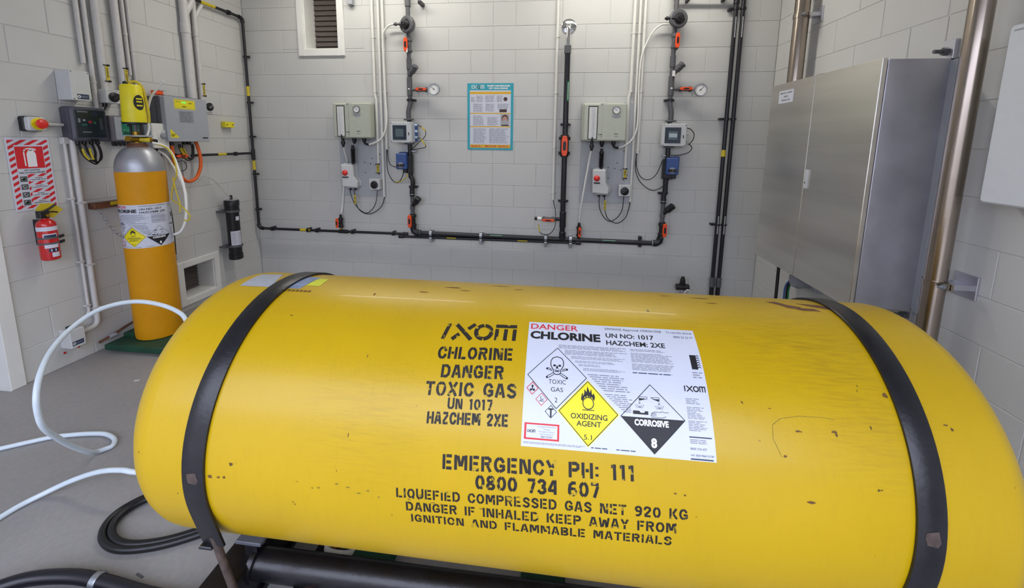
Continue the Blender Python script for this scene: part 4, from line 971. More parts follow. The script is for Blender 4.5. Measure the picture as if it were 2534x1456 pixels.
# ---- dosing pipe assemblies
def dosing_line(u, side, mirror, handle_u, strain_dark, gang):
    S = side
    rt = root('dosing_pipe', 'dark grey vertical dosing pipe '+('left' if S == 'left' else 'right')+' of the poster', 'pipe', BW.p(u, .55, .06))
    R_ = .0185; w = .06; rg = 'dkgrey'; du = .018
    g = G().tube([BW.p(u, 2.72, w), BW.p(u, 1.735, w)], R_, rg, 16); part(rt, 'tube', g)
    part(rt, 'tee', G().cyl(BW.p(u, 2.56, w), BW.p(u, 2.66, w), .025, rg, 16, c=.002))
    coupling(rt, BW, u, 2.03, 2.125, w, .0235); coupling(rt, BW, u, 1.80, 1.96, w, .0235)
    # offset bend above the transmitter
    d = -.016 if S == 'left' else .014
    g = G().tube(spl([BW.p(u, 1.76, w), BW.p(u, 1.73, w), BW.p(u+d*.6, 1.69, w+.004), BW.p(u+d, 1.655, w+.004), BW.p(u+d, 1.60, w)], 5), .0215, rg, 16); part(rt, 'offset_bend', g)
    part(rt, 'flange', G().cyl(BW.p(u+d, 1.585, w), BW.p(u+d, 1.597, w), .045, 'dkgrey', 24, c=.002))
    part(rt, 'flange', G().cyl(BW.p(u+d, 1.368, w), BW.p(u+d, 1.380, w), .045, 'dkgrey', 24, c=.002))
    part(rt, 'tube', G().tube([BW.p(u+d*.7, 1.585, w), BW.p(u+d*.7, 1.06, w)], R_*1.1, 'black', 14))
    clamp(rt, BW, u, 1.765, w, .0195)
    # below the blue actuator
    g = G().tube(spl([BW.p(u+d*.6, 1.10, w), BW.p(u+d*.5, 1.075, w), BW.p(u+.008, 1.035, w), BW.p(u+.008, .99, w), BW.p(u, .95, w), BW.p(u, .90, w)], 5), .0215, 'black', 14); part(rt, 'offset_bend', g)
    part(rt, 'tube', G().tube([BW.p(u, .92, w), BW.p(u, .53, w)], R_, 'dkgrey', 16))
    coupling(rt, BW, u, .885, .93, w, .0235, 'black'); coupling(rt, BW, u, .76, .80, w, .0225, 'dkgrey')
    part(rt, 'collar', G().cyl(BW.p(u, .902, w), BW.p(u, .908, w), .025, 'galv', 16))
    clamp(rt, BW, u, .972, w, .0195)
    # diaphragm regulator
    c = BW.p(u+(.004 if S == 'left' else .012), 2.405, w+.03); rg_ = root('vacuum_regulator', 'round grey vacuum regulator near the top of the '+S+' dosing pipe', 'regulator', c-Vector((0, 0, .06)))
    ax = (BW.W+BW.U*(-.35 if S == 'left' else .15)).normalized()
    part(rg_, 'body', G().lathe(c-ax*.05, ax, [(0, .04), (.015, .060), (.04, .072), (.055, .075), (.065, .073), (.072, .064)], rg, 28))
    part(rg_, 'hub', G().lathe(c+ax*.02, ax, [(0, .042), (.012, .040), (.022, .030), (.024, .014), (.030, .012)], 'black', 24))
    for k in range(4):
        a = k*PI/2+.3; q = c+ax*.026+(BW.V*math.cos(a)+BW.U*math.sin(a))*.038
        part(rg_, 'rib', G().ball(q, .0085, 'black', 10))
    sx = -1
    part(rg_, 'side_port', G().lathe(c+ax*.02, BW.U*sx, [(.04, .016), (.06, .016), (.062, .010), (.085, .010), (.087, .016), (.10, .016), (.102, .009), (.112, .009)], 'dkgrey' if S == 'left' else 'black', 12))
    # upper valve
    ball_valve(BW, u-(0 if S == 'left' else -.008), 2.235, w, .0165, .13, 'orange handled valve just below the '+S+' vacuum regulator', True, hside=-.012 if S == 'left' else .008, tag=(S == 'left'), m='dkgrey')
    # y strainer
    for v0, wherel, mm in ((2.03, 'above the '+S+' gauge', 'dkgrey'), (.85, 'near the bottom of the '+S+' dosing pipe', 'black')):
        g = G(); a = BW.p(u, v0-.06, w); dr = Vector((.62, -.35, .70)).normalized() if v0 > 1 else Vector((.62, -.35, .70)).normalized()
        g.lathe(a, dr, [(0, .018), (.045, .020), (.05, .027), (.062, .028), (.064, .026), (.072, .026), (.074, .029), (.086, .029), (.088, .026), (.096, .026), (.098, .029), (.118, .029), (.124, .02)], mm, 14)
        st_ = solo('y_strainer', g, 'ribbed y strainer slanting right '+wherel, 'strainer')
        if S == 'right' and v0 > 1: part(st_, 'tag', G().box(BW, u-.005, u+.018, v0-.075, v0-.03, w+.03, w+.032, 'white'), 'white tag')
    # gauge branch
    part(rt, 'branch', G().cyl(BW.p(u, 1.855, w), BW.p(u+.09, 1.855, w), .0125, rg, 12).ball(BW.p(u, 1.858, w+.022), .008, 'inkw', 8))
    ball_valve(BW, u+.115, 1.855, w, .0125, .11, 'small horizontal orange valve in front of the '+S+' gauge', False, hside=.0, m='dkgrey')
    gu = u+.240 if S == 'left' else u+.222
    gauge(BW, gu, 1.853 if S == 'left' else 1.843, .12, .052, 'round white pressure gauge beside the '+S+' dosing pipe', (u+.165, 1.853, .07), ang=gang)
    for a in (.085, .17): part(rt, 'gauge_drain', G().box(BW, u+a-.004, u+a+.004, 1.80, 1.845, .07, .076, 'mgrey'))
    # flow transmitter
    du = d
    t0 = u-.165 if S == 'left' else u-.063
    ft = root('flow_transmitter', 'grey flow transmitter with square display on the '+S+' dosing pipe', 'transmitter', BW.p(t0+.1, 1.38, w))
    part(ft, 'case', G().rbox(BW, t0, t0+.195, 1.382, 1.567, .085, .13, 'lgrey', r=.008, c=.004))
    part(ft, 'rear_case', G().rbox(BW, t0+.012, t0+.21, 1.39, 1.56, .03, .085, 'mgrey' if S == 'left' else 'lgrey', r=.008, c=.002))
    du0 = t0+.022; 
    part(ft, 'display', G().rbox(BW, du0, du0+.128, 1.407, 1.537, .13, .1335, 'screen', r=.003, c=.001).box(BW, du0+.028, du0+.102, 1.435, 1.505, .1335, .1345, 'lcd2').box(BW, du0+.032, du0+.098, 1.455, 1.487, .1345, .1352, 'lcd' if S == 'right' else 'lcd2'))
    for a in (t0+.009, t0+.186):
        for b in (1.391, 1.557): part(ft, 'screw', G().cyl(BW.p(a, b, .13), BW.p(a, b, .132), .0045, 'dkgrey', 8))
    part(ft, 'latch', G().box(BW, t0+.168, t0+.175, 1.45, 1.475, .13, .1325, 'ink'))
    for b in (1.54, 1.485, 1.43):
        x = t0+.205
        if S == 'left': part(ft, 'gland', G().cyl(BW.p(x, b, .07), BW.p(x+.028, b, .075), .011, 'bluel', 10, c=.002)); 
        else: part(ft, 'gland', G().cyl(BW.p(x, b, .07), BW.p(x+.022, b, .075), .008, 'lgrey', 10, c=.002))
    if S == 'left': part(ft, 'side_plate', G().box(BW, t0+.195, t0+.222, 1.395, 1.555, .03, .075, 'blue', c=.003), 'blue side plate')
    # blue actuator
    b0 = u-.125 if S == 'left' else u-.006
    ba = root('blue_actuator', 'blue motor actuator with black knob below the '+S+' flow transmitter', 'actuator', BW.p(b0+.05, 1.14, w))
    part(ba, 'case', G().rbox(BW, b0, b0+.098, 1.14, 1.285, .055, .125, 'blue', r=.010, c=.008))
    part(ba, 'flange_plate', G().rbox(BW, b0+.004, b0+.118, 1.15, 1.295, .03, .055, 'blue', r=.006, c=.002))
    k = BW.p(b0+.045, 1.178, .125)
    part(ba, 'knob', G().lathe(k, BW.W, [(0, .026), (.004, .026), (.005, .021)], 'dial2', 20).box(Frame(k, BW.U, BW.V, BW.W), -.034, .034, -.011, .013, .004, .020, 'black', c=.004).ball(k+BW.W*.022, .008, 'dkgrey', 10))
    part(ba, 'valve_block', G().box(BW, b0+.09 if S == 'left' else b0-.02, b0+.135 if S == 'left' else b0+.06, 1.10, 1.27, .035, .085, 'black', c=.006).box(BW, b0+.05, b0+.09, 1.105, 1.14, .05, .09, 'black', c=.003))
    part(ba, 'bracket', G().box(BW, b0+.07, b0+.17 if S == 'left' else b0+.075, 1.298, 1.312, .03, .07, 'galv', c=.002) if S == 'left' else G().box(BW, b0-.03, b0+.07, 1.292, 1.306, .03, .07, 'galv', c=.002), 'shiny metal bracket')
    # bottom valve
    ball_valve(BW, u+(.0 if S == 'left' else .004), .655, w, .0175, .13, 'orange handled valve at the foot of the '+S+' dosing pipe', True, hside=-.014 if S == 'left' else .012, tag=False)
    return rt
dosing_line(1.652, 'left', 0, 0, 0, 140)
dosing_line(3.920, 'right', 0, 0, 0, 48)
# signal cables left
cable([(1.715, 1.54, .075), (1.76, 1.525, .085), (1.80, 1.49, .09), (1.795, 1.44, .09), (1.74, 1.39, .085), (1.67, 1.325, .08)], .0034, 'rubber', 'thin cable with yellow marker from the upper side of the left flow transmitter')
cable([(1.715, 1.43, .075), (1.75, 1.42, .085), (1.785, 1.385, .09), (1.80, 1.345, .09), (1.75, 1.332, .085), (1.665, 1.315, .08)], .0034, 'rubber', 'thin cable with yellow marker from the lower side of the left flow transmitter')
cable([(1.765, 1.524, .087), (1.785, 1.505, .091), (1.798, 1.485, .093)], .0052, 'ytag', 'yellow marker sleeve on the upper left transmitter cable', 'cable_marker', 'tag')
cable([(1.755, 1.416, .087), (1.775, 1.395, .091), (1.795, 1.36, .093)], .0052, 'ytag', 'yellow marker sleeve on the lower left transmitter cable', 'cable_marker', 'tag')
cable([(1.404, 1.318, .02), (1.425, 1.23, .05), (1.455, 1.175, .07), (1.51, 1.157, .085), (1.535, 1.16, .09)], .0038, 'rubber', 'black cable from the conduit end to the side of the left blue actuator')
cable([(1.398, 1.318, .02), (1.405, 1.20, .04), (1.425, 1.10, .06), (1.47, 1.03, .07), (1.52, 1.015, .08), (1.56, 1.05, .085), (1.585, 1.12, .08)], .0038, 'rubber', 'black cable looping below the left blue actuator')
cable([(1.50, 1.018, .08), (1.56, 1.028, .085), (1.61, 1.065, .09), (1.625, 1.10, .09)], .004, 'ytag', 'yellow sleeve below the left blue actuator', 'cable_marker', 'tag')
# signal cables right
cable([(4.06, 1.54, .075), (4.10, 1.52, .085), (4.125, 1.48, .09), (4.115, 1.43, .09), (4.08, 1.395, .09)], .0036, 'rubber', 'thin black cable bowing out beside the right flow transmitter')
cable([(4.09, 1.40, .09), (4.115, 1.37, .09), (4.09, 1.33, .088), (4.02, 1.308, .085), (3.95, 1.303, .08)], .0036, 'rubber', 'thin black cable returning under the right flow transmitter')
cable([(3.90, 1.562, .1), (3.96, 1.578, .10), (4.03, 1.565, .095), (4.06, 1.55, .09)], .0022, 'mgrey', 'fine grey wire over the top of the right flow transmitter')
cable([(3.675, 1.316, .02), (3.68, 1.20, .04), (3.715, 1.115, .06), (3.775, 1.092, .08), (3.84, 1.14, .085), (3.885, 1.26, .08)], .0038, 'rubber', 'black cable hanging left of the right blue actuator, upper loop')
cable([(3.678, 1.316, .02), (3.67, 1.19, .04), (3.70, 1.09, .06), (3.755, 1.03, .075), (3.82, 1.0, .085), (3.89, 1.03, .085), (3.95, 1.10, .085)], .0038, 'rubber', 'black cable hanging left of the right blue actuator, lower loop')

# ---- central emptying pipe
cp = root('central_pipe', 'tall dark grey pipe between the poster and the right chlorinator', 'pipe', BW.p(3.053, .53, .06))
part(cp, 'tube', G().tube([BW.p(3.053, 2.20, .06), BW.p(3.053, .53, .06)], .0235, 'blkpipe', 20))
part(cp, 'collar', G().cyl(BW.p(3.053, 2.15, .06), BW.p(3.053, 2.215, .06), .029, 'dkgrey', 20, c=.002).cyl(BW.p(3.053, 2.215, .06), BW.p(3.053, 2.222, .06), .027, 'galv', 20))
part(cp, 'metal_elbow', G().tube(spl([BW.p(3.055, 2.215, .06), BW.p(3.055, 2.30, .058), BW.p(3.056, 2.35, .055), BW.p(3.056, 2.378, .045), BW.p(3.056, 2.385, .02), BW.p(3.056, 2.385, .004)], 6), [.019]*31, 'chrome', 20), 'shiny metal elbow')
part(cp, 'wall_rose', G().lathe(BW.p(3.057, 2.385, 0), BW.W, [(0, .064), (.004, .064), (.012, .050), (.016, .028), (.018, .022)], 'chrome', 36), 'round chrome wall flange')
part(cp, 'tee', G().cyl(BW.p(3.055, .64, .06), BW.p(3.055, .785, .06), .029, 'blkpipe', 18, c=.003).cyl(BW.p(3.055, .715, .06), BW.p(2.985, .715, .06), .016, 'blkpipe', 14))
part(cp, 'tee', G().cyl(BW.p(3.055, .53, .06), BW.p(3.055, .60, .06), .030, 'blkpipe', 18, c=.003))
for v in (1.558, .878): clamp(cp, BW, 3.053, v, .06, .0245)
part(cp, 'green_label', (lambda p: (p.rect(3.060, 3.072, 1.755, 1.92, 'inkgr', 0), p.fine(3.063, 3.069, 1.77, 1.91, 12, 'inkw', 1, ragged=.1), p.g)[2])(Print(BW, .0835)), 'green marker strip')
ball_valve(BW, 3.050, 1.372, .06, .026, .19, 'large orange handled valve midway down the dark central pipe', True, hside=0)
sv = ball_valve(BW, 2.925, .714, .06, .0115, .12, 'small horizontal orange valve branching left at the foot of the central pipe', False, hside=-.008, m='dkgrey')
part(sv, 'end_plug', G().cyl(BW.p(2.80, .714, .06), BW.p(2.825, .714, .06), .015, 'black', 14, c=.002).cyl(BW.p(2.825, .714, .06), BW.p(2.87, .714, .06), .016, 'hosew', 14, c=.002))
cable([(2.964, .885, .02), (2.975, .84, .04), (2.988, .78, .06), (2.99, .68, .08), (2.975, .62, .085), (2.93, .575, .085), (2.88, .575, .085), (2.85, .60, .085), (2.84, .66, .07)], .0034, 'rubber', 'thin cable looping under the small horizontal valve')
cable([(2.838, .655, .075), (2.842, .63, .085), (2.855, .598, .09)], .0045, 'ytag', 'yellow sleeve on the cable by the small horizontal valve', 'cable_marker', 'tag')

# ---- low horizontal pipes
sp = root('sample_pipe', 'thin black pipe down the left corner and low along the back wall', 'pipe', BW.p(.8, .5, .03))
P = [Vector((.0585, -.55, 2.505)), Vector((.0585, -.05, 2.505)), Vector((.0585, -.05, .519)), Vector((1.56, -.05, .519))]
path = [P[0]]+bend(P[0], P[1], P[2], .03)+bend(P[1], P[2], P[3], .03)+[P[3]]
part(sp, 'tube', G().tube(path, .0125, 'blkpipe', 14))
for i in (1, 2): part(sp, 'elbow', G().tube(bend(P[i-1], P[i], P[i+1], .045, 7), .0175, 'blkpipe', 14))
for z in (2.16, 1.74, 1.42, 1.06, .71):
    part(sp, 'clamp', G().lathe((.0585, -.05, z-.008), (0, 0, 1), [(0, .013), (0, .019), (.016, .019), (.016, .013)], 'black', 14).box(FL, .07, .10, -.058, -.042, z-.007, z+.007, 'black').box(FL, .045, .07, -.046, -.004, z-.006, z+.006, 'black'))
part(sp, 'clamp', G().lathe((.0585, -.22, 2.505), (0, 1, 0), [(0, .014), (0, .021), (.024, .021), (.024, .014)], 'black', 14))
for x in (.19, .57, .66, 1.03, 1.44): part(sp, 'clamp', G().lathe((x, -.05, .519), (1, 0, 0), [(0, .013), (0, .021), (.022, .021), (.022, .013)], 'black', 14).box(BW, x+.003, x+.019, .50, .538, 0, .04, 'black'))
part(sp, 'tee', G().cyl((.90, -.05, .519), (.99, -.05, .519), .019, 'blkpipe', 14, c=.002))
for z0, z1 in ((1.80, 1.89), (1.10, 1.19)):

    g = G().lathe((.0585, -.05, z0), (0, 0, 1), [(0, .0131), (z1-z0, .0131)], 'ytag', 14); mk = part(sp, 'pipe_marker', g, 'yellow pipe marker')
part(sp, 'pipe_marker', G().lathe((.0585, -.50, 2.505), (0, 1, 0), [(0, .0133), (.14, .0133)], 'ytag', 14), 'yellow pipe marker')
part(sp, 'pipe_marker', G().lathe((.50, -.05, .519), (1, 0, 0), [(0, .0131), (.10, .0131)], 'ytag', 14), 'yellow pipe marker')
part(sp, 'side_branch', G().tube([(.0585, -.05, 1.262), (.0585, -.72, 1.262)], .011, 'blkpipe', 12).cyl((.0585, -.05, 1.20), (.0585, -.05, 1.30), .0175, 'blkpipe', 14, c=.002).cyl((.0585, -.28, 1.262), (.0585, -.25, 1.262), .018, 'black', 12, c=.002))
part(sp, 'pipe_marker', G().lathe((.0585, -.47, 1.262), (0, 1, 0), [(0, .0118), (.09, .0118)], 'ytag', 12), 'yellow pipe marker')
lo = root('lower_manifold_pipe', 'thin black pipe directly below the thicker manifold pipe', 'pipe', BW.p(2.3, .49, .05))
part(lo, 'tube', G().tube([BW.p(1.54, .519, .05)]+bend(BW.p(1.585, .519, .05), BW.p(1.545, .497, .06), BW.p(1.60, .497, .062), .012, 4)[1:]+[BW.p(3.205, .503, .062)], .013, 'blkpipe', 14))
part(lo, 'end_fitting', G().cyl(BW.p(1.51, .496, .062), BW.p(1.56, .497, .062), .018, 'blkpipe', 14, c=.002).cyl(BW.p(1.545, .519, .05), BW.p(1.595, .518, .05), .018, 'blkpipe', 14, c=.002))
part(lo, 'end_fitting', G().cyl(BW.p(3.18, .503, .062), BW.p(3.225, .503, .062), .020, 'blkpipe', 14, c=.002))
for a in (1.98, 2.65): part(lo, 'pipe_marker', G().box(BW, a, a+.09, .499, .507, .074, .0755, 'ytag'), 'yellow pipe marker')
mp_ = root('manifold_pipe', 'thick black manifold pipe joining the feet of the two dosing pipes', 'pipe', BW.p(2.7, .52, .05))
part(mp_, 'tube', G().tube([BW.p(1.652, .60, .055)]+bend(BW.p(1.652, .60, .055), BW.p(1.652, .535, .055), BW.p(1.75, .535, .055), .04)+bend(BW.p(3.8, .524, .055), BW.p(3.915, .524, .055), BW.p(3.915, .62, .055), .04)+[BW.p(3.915, .62, .055)], .022, 'blkpipe', 18))
part(mp_, 'elbow', G().tube(bend(BW.p(1.652, .62, .055), BW.p(1.652, .535, .055), BW.p(1.75, .535, .055), .055, 8), .029, 'blkpipe', 18))
part(mp_, 'elbow', G().tube(bend(BW.p(3.8, .524, .055), BW.p(3.915, .524, .055), BW.p(3.915, .62, .055), .055, 8), .029, 'blkpipe', 18))
part(mp_, 'collar', G().cyl(BW.p(1.715, .535, .055), BW.p(1.721, .535, .055), .030, 'dkgrey', 18).cyl(BW.p(3.845, .525, .055), BW.p(3.851, .525, .055), .030, 'galv', 18).cyl(BW.p(1.652, .605, .055), BW.p(1.652, .611, .055), .0305, 'dkgrey', 18))
part(mp_, 'green_label', (lambda p: (p.rect(2.39, 2.51, .541, .549, 'inkgr', 0), p.fine(2.395, 2.505, .543, .548, 1, 'inkw', 1, ragged=0), p.rect(3.41, 3.53, .535, .543, 'inkgr', 0), p.fine(3.415, 3.525, .537, .542, 1, 'inkw', 1, ragged=0), p.g)[4])(Print(BW, .0765)), 'green marker strip')
for u in (1.825, 2.305, 2.905, 3.13):
    part(mp_, 'pipe_clip', G().lathe(BW.p(u, .533, .055), BW.U, [(-.012, .023), (-.012, .029), (.012, .029), (.012, .023)], 'galv', 18).box(BW, u-.012, u+.012, .455, .50, .015, .082, 'galv', c=.003).box(BW, u-.016, u+.016, .455, .56, .001, .012, 'galv', c=.001), 'shiny metal pipe clip')
part(mp_, 'pipe_clip', G().lathe(BW.p(3.748, .526, .055), BW.U, [(-.010, .023), (-.010, .031), (.010, .031), (.010, .023)], 'black', 18).box(BW, 3.735, 3.761, .48, .575, .001, .04, 'black', c=.002), 'black pipe clip')
# small valves under the feed tubes
def foot_valve(u, side, hs):
    v = ball_valve(BW, u, .605, .045, .0125, .10, 'orange handled valve below the '+side+' white feed tube', True, hside=hs, tag=False)
    part(v, 'hose_tail', G().cyl(BW.p(u, .655, .045), BW.p(u, .685, .045), .012, 'black', 12, c=.003)); part(v, 'foot_nipple', G().cyl(BW.p(u, .52, .045), BW.p(u, .56, .045), .010, 'brass' if side == 'left' else 'black', 12))
foot_valve(.922, 'left', -.022)
foot_valve(3.203, 'right', .006)

# ---- twin black pipes at the right
for u, nm in ((4.386, 'left'), (4.440, 'right')):
    rt = root('black_pipe', 'tall black pipe on the back wall, '+nm+' of the close pair', 'pipe', BW.p(u, .1, .05))
    part(rt, 'tube', G().tube([BW.p(u, 3.0, .05), BW.p(u, .24, .05)], .0165, 'blkpipe', 16))
    part(rt, 'socket', G().cyl(BW.p(u, .15, .05), BW.p(u, .235, .05), .0225, 'dkgrey', 16, c=.002).cyl(BW.p(u, .0, .05), BW.p(u, .15, .05), .018, 'blkpipe', 14))
    part(rt, 'socket', G().cyl(BW.p(u, 2.52, .05), BW.p(u, 2.60, .05), .022, 'blkpipe', 16, c=.002)) if nm == 'left' else None
    for v in (2.485, 1.613, .711):
        part(rt, 'clamp', G().lathe(BW.p(u, v-.008, .05), BW.V, [(0, .017), (0, .023), (.016, .023), (.016, .017)], 'black', 14).box(BW, u-.05 if nm == 'left' else u+.015, u-.015 if nm == 'left' else u+.026, v-.008, v+.008, .0, .05, 'black', c=.002))
    p = Print(BW, .0668)
    for a, b in ((2.26, 2.42), (.63, .79)): p.fine(u-.004, u+.004, a, b, 15, 'inkw', 1, fill=.6, ragged=.1)
    part(rt, 'white_marking', p.g)
    if nm == 'left': part(rt, 'pipe_marker', G().lathe(BW.p(u, 1.30, .05), BW.V, [(0, .0172), (.055, .0172)], 'ytag', 16), 'yellow pipe marker')
# top header pipe
tp = root('header_pipe', 'dull brown header pipe along the top of the back wall on the right', 'pipe', BW.p(4.1, 2.6, .1))
part(tp, 'tube', G().tube([BW.p(3.93, 2.585, .075), BW.p(4.39, 2.572, .075)], .014, 'rust', 14))
for u in (4.01, 4.29): part(tp, 'clamp', G().box(BW, u-.01, u+.01, 2.55, 2.60, 0, .09, 'black', c=.002))
solo('sensor_box', G().rbox(BW, 1.085, 1.13, 2.60, 2.68, .001, .045, 'mgrey', r=.004, c=.003).cyl(BW.p(1.108, 2.585, .03), BW.p(1.108, 2.60, .03), .011, 'dkgrey', 10), 'tiny grey box at the top right of the louvred window', 'box')
solo('pipe_bracket', G().box(BW, 1.755, 1.785, 2.575, 2.60, 0, .10, 'black', c=.003), 'small black bracket at the very top by the left dosing pipe', 'bracket')
# small valve on a floor stub at the right
sv = root('floor_stub_valve', 'black capped valve standing low in front of the back wall near the twin pipes', 'valve', (4.12, -.1, 0))
part(sv, 'riser', G().cyl((4.12, -.1, 0), (4.12, -.1, .15), .018, 'mgrey', 14))
part(sv, 'body', G().cyl((4.065, -.1, .15), (4.175, -.1, .15), .028, 'blkpipe', 16, c=.003).cyl((4.12, -.1, .13), (4.12, -.1, .19), .026, 'black', 14))
part(sv, 'cap', G().cyl((4.12, -.1, .185), (4.12, -.1, .225), .022, 'black', 12, c=.003).cyl((4.12, -.1, .225), (4.12, -.1, .245), .015, 'black', 12, c=.002))
part(sv, 'hook', G().tube(spl([(4.13, -.13, .10), (4.15, -.14, .14), (4.172, -.14, .13), (4.175, -.13, .09)], 4), .005, 'white', 8), 'white hook')
# ================================================================== LEFT WALL
# ---- fire extinguisher sign
sg = solo('extinguisher_sign', G().box(LW, -1.815, -1.620, .985, 1.396, .001, .003, 'labelw'), 'red and white striped fire extinguisher sign on the left wall', 'sign')
SW, SH = .195, .411
pr = Print(Frame(LW.p(-1.815, .985, .0032), LW.U, LW.V, LW.W), 0)
def clip_band(x0, x1, y0, y1, mt, lift):
    "diagonal stripes inside a rectangle"
    bm_pts = []
    st = .034; k = math.floor((x0*SW*.6-y1*SH)/st)-2
    X0, X1, Y0, Y1 = x0*SW, x1*SW, y0*SH, y1*SH
    while k < (X1*1.0-Y0*0+Y1)/st+6:
        a = k*st; poly = [(X, Y) for X, Y in ((X0, a+X0*.62), (X1, a+X1*.62), (X1, a+X1*.62+st*.5), (X0, a+X0*.62+st*.5))]
        for lim, ax, sgn in ((Y0, 1, 1), (Y1, 1, -1)):
            out = []
            for i in range(len(poly)):
                p, q = poly[i], poly[(i+1) % len(poly)]; ip, iq = sgn*(p[ax]-lim) >= 0, sgn*(q[ax]-lim) >= 0
                if ip: out.append(p)
                if ip != iq:
                    t = (lim-p[ax])/(q[ax]-p[ax]); out.append((p[0]+(q[0]-p[0])*t, p[1]+(q[1]-p[1])*t))
            poly = out
            if len(poly) < 3: break
        if len(poly) >= 3: pr.poly(poly, mt, lift)
        k += 1
for a, b, c, d in ((.04, .17, .03, .97), (.83, .96, .03, .97), (.17, .83, .90, .97), (.17, .83, .03, .07), (.38, .83, .10, .50)):
    clip_band(a, b, c, d, 'inkr', 1)
pr.rect(.17*SW, .83*SW, .575*SH, .885*SH, 'labelw', 2); pr.rect(.18*SW, .82*SW, .58*SH, .88*SH, 'inkr', 3)
ex = .53*SW
pr.prism = None
pr.rect(ex-.020, ex+.022, .60*SH, .78*SH, 'inkw', 4); pr.poly([(ex-.020, .78*SH), (ex+.022, .78*SH), (ex+.012, .83*SH), (ex-.010, .83*SH)], 'inkw', 4); pr.rect(ex-.006, ex+.006, .82*SH, .86*SH, 'inkw', 4)
pr.line([(ex-.006, .853*SH), (ex-.024, .845*SH), (ex-.031, .81*SH), (ex-.030, .62*SH)], .006, 'inkw', 4); pr.line([(ex+.004, .857*SH), (ex+.025, .84*SH)], .004, 'inkw', 4); pr.line([(ex+.004, .845*SH), (ex+.024, .822*SH)], .004, 'inkw', 4)
pr.rect(.18*SW, .82*SW, .505*SH, .573*SH, 'labelw', 4)
pr.text('DRY POWDER', .32*SW, .68*SW, .545*SH, .565*SH, 'ink', .02, 6); pr.text('FIRE EXTINGUISHER', .2*SW, .80*SW, .512*SH, .533*SH, 'ink', .02, 6)
for i, (a, b) in enumerate((('FOR USE ON', 'WOOD PAPER TEXTILES'), ('FOR USE ON', 'FLAMMABLE LIQUIDS'), ('FOR USE ON', 'GAS FIRES'), ('FOR USE ON', 'ENERGISED ELECTRICAL'))):
    y = .47-.108*i
    pr.rect(.19*SW, .37*SW, (y-.075)*SH, (y+.012)*SH, 'labelw', 4); pr.rect(.20*SW, .36*SW, (y-.07)*SH, (y+.005)*SH, 'encside', 5); pr.circ(.28*SW, (y-.035)*SH, .008, 'gplate' if i in (0, 3) else 'mgrey', 6, 10); pr.poly([(.22*SW, (y-.02)*SH), (.33*SW, (y-.05)*SH), (.27*SW, (y-.01)*SH)], 'inkw', 6)
    pr.rect(.42*SW, .82*SW, (y-.072)*SH, (y-.008)*SH, 'labelw', 4)
    pr.text(a, .54*SW, .70*SW, (y-.032)*SH, (y-.018)*SH, 'ink', .02, 6); pr.text(b, .44*SW, .80*SW, (y-.055)*SH, (y-.041)*SH, 'ink', .02, 6)
part(sg, 'print', pr.g)
# ---- fire extinguisher
FE = LW.p(-1.742, .695, .075); fe = root('fire_extinguisher', 'small red dry powder fire extinguisher hanging below its sign', 'fire extinguisher', FE)
r = .042
part(fe, 'body', G().lathe(FE, (0, 0, 1), [(0, r*.75), (.006, r*.95), (.015, r), (.205, r), (.220, r*.93), (.232, r*.70), (.240, r*.42), (.246, r*.42)], 'extred', 28))
part(fe, 'white_band', G().lathe(FE+Vector((0, 0, .175)), (0, 0, 1), [(0, r+.0006), (.024, r+.0006)], 'labelw', 28), 'white band')
def wrap(c, r_, a0, a1, z0, z1, m, g=None, n=8):
    g = g or G(); V = [Vector((c.x+r_*math.cos(math.radians(a0+(a1-a0)*i/n)), c.y+r_*math.sin(math.radians(a0+(a1-a0)*i/n)), z)) for i in range(n+1) for z in (z0, z1)]
    g.add(V, [[2*i, 2*i+2, 2*i+3, 2*i+1] for i in range(n)], m, True); return g
g = wrap(FE, r+.0008, -62, 20, FE.z+.130, FE.z+.158, 'labelw'); wrap(FE, r+.0012, -55, 15, FE.z+.136, FE.z+.152, 'inkb', g); wrap(FE, r+.0008, -60, 20, FE.z+.075, FE.z+.098, 'labelw', g)
wrap(FE, r+.0012, -40, 15, FE.z+.052, FE.z+.072, 'inkb', g); wrap(FE, r+.0014, -28, -22, FE.z+.055, FE.z+.069, 'labelw', g); wrap(FE, r+.0014, -5, 2, FE.z+.055, FE.z+.069, 'labelw', g); wrap(FE, r+.0008, -25, 20, FE.z+.022, FE.z+.048, 'labelw', g); part(fe, 'instruction_label', g)
for z in (.110, .158-.035):
    pass
for z in (.098, .130):
    part(fe, 'retaining_band', G().lathe(FE+Vector((0, 0, z-.002)), (0, 0, 1), [(0, r+.001), (0, r+.0025), (.010, r+.0025), (.010, r+.001)], 'encside', 28))
    part(fe, 'band_clasp', G().box(Frame(FE+Vector((r*.55, r*.9, z)), (-.5, .86, 0), (0, 0, 1), (.86, .5, 0)), -.006, .030, -.007, .009, 0, .009, 'black', c=.002))
g = G().lathe(FE+Vector((0, 0, .24)), (0, 0, 1), [(0, .016), (.02, .018), (.022, .013), (.045, .013)], 'black', 14)
g.box(Frame(FE+Vector((0, 0, .262)), LW.U, LW.V, LW.W), -.030, .014, -.014, .028, -.014, .016, 'black', c=.003); part(fe, 'valve_head', g)
part(fe, 'brass_neck', G().cyl(FE+Vector((.012, 0, .262)), FE+Vector((.024, 0, .262)), .009, 'brass', 12), 'brass gauge fitting')
part(fe, 'handle', G().tube(spl([FE+Vector((.01, -.01, .285)), FE+Vector((.012, .02, .300)), FE+Vector((.01, .05, .318))], 4), .006, 'black', 8)); part(fe, 'trigger', G().tube(spl([FE+Vector((.01, -.01, .276)), FE+Vector((.012, .02, .280)), FE+Vector((.01, .055, .272))], 4), .0045, 'black', 8))
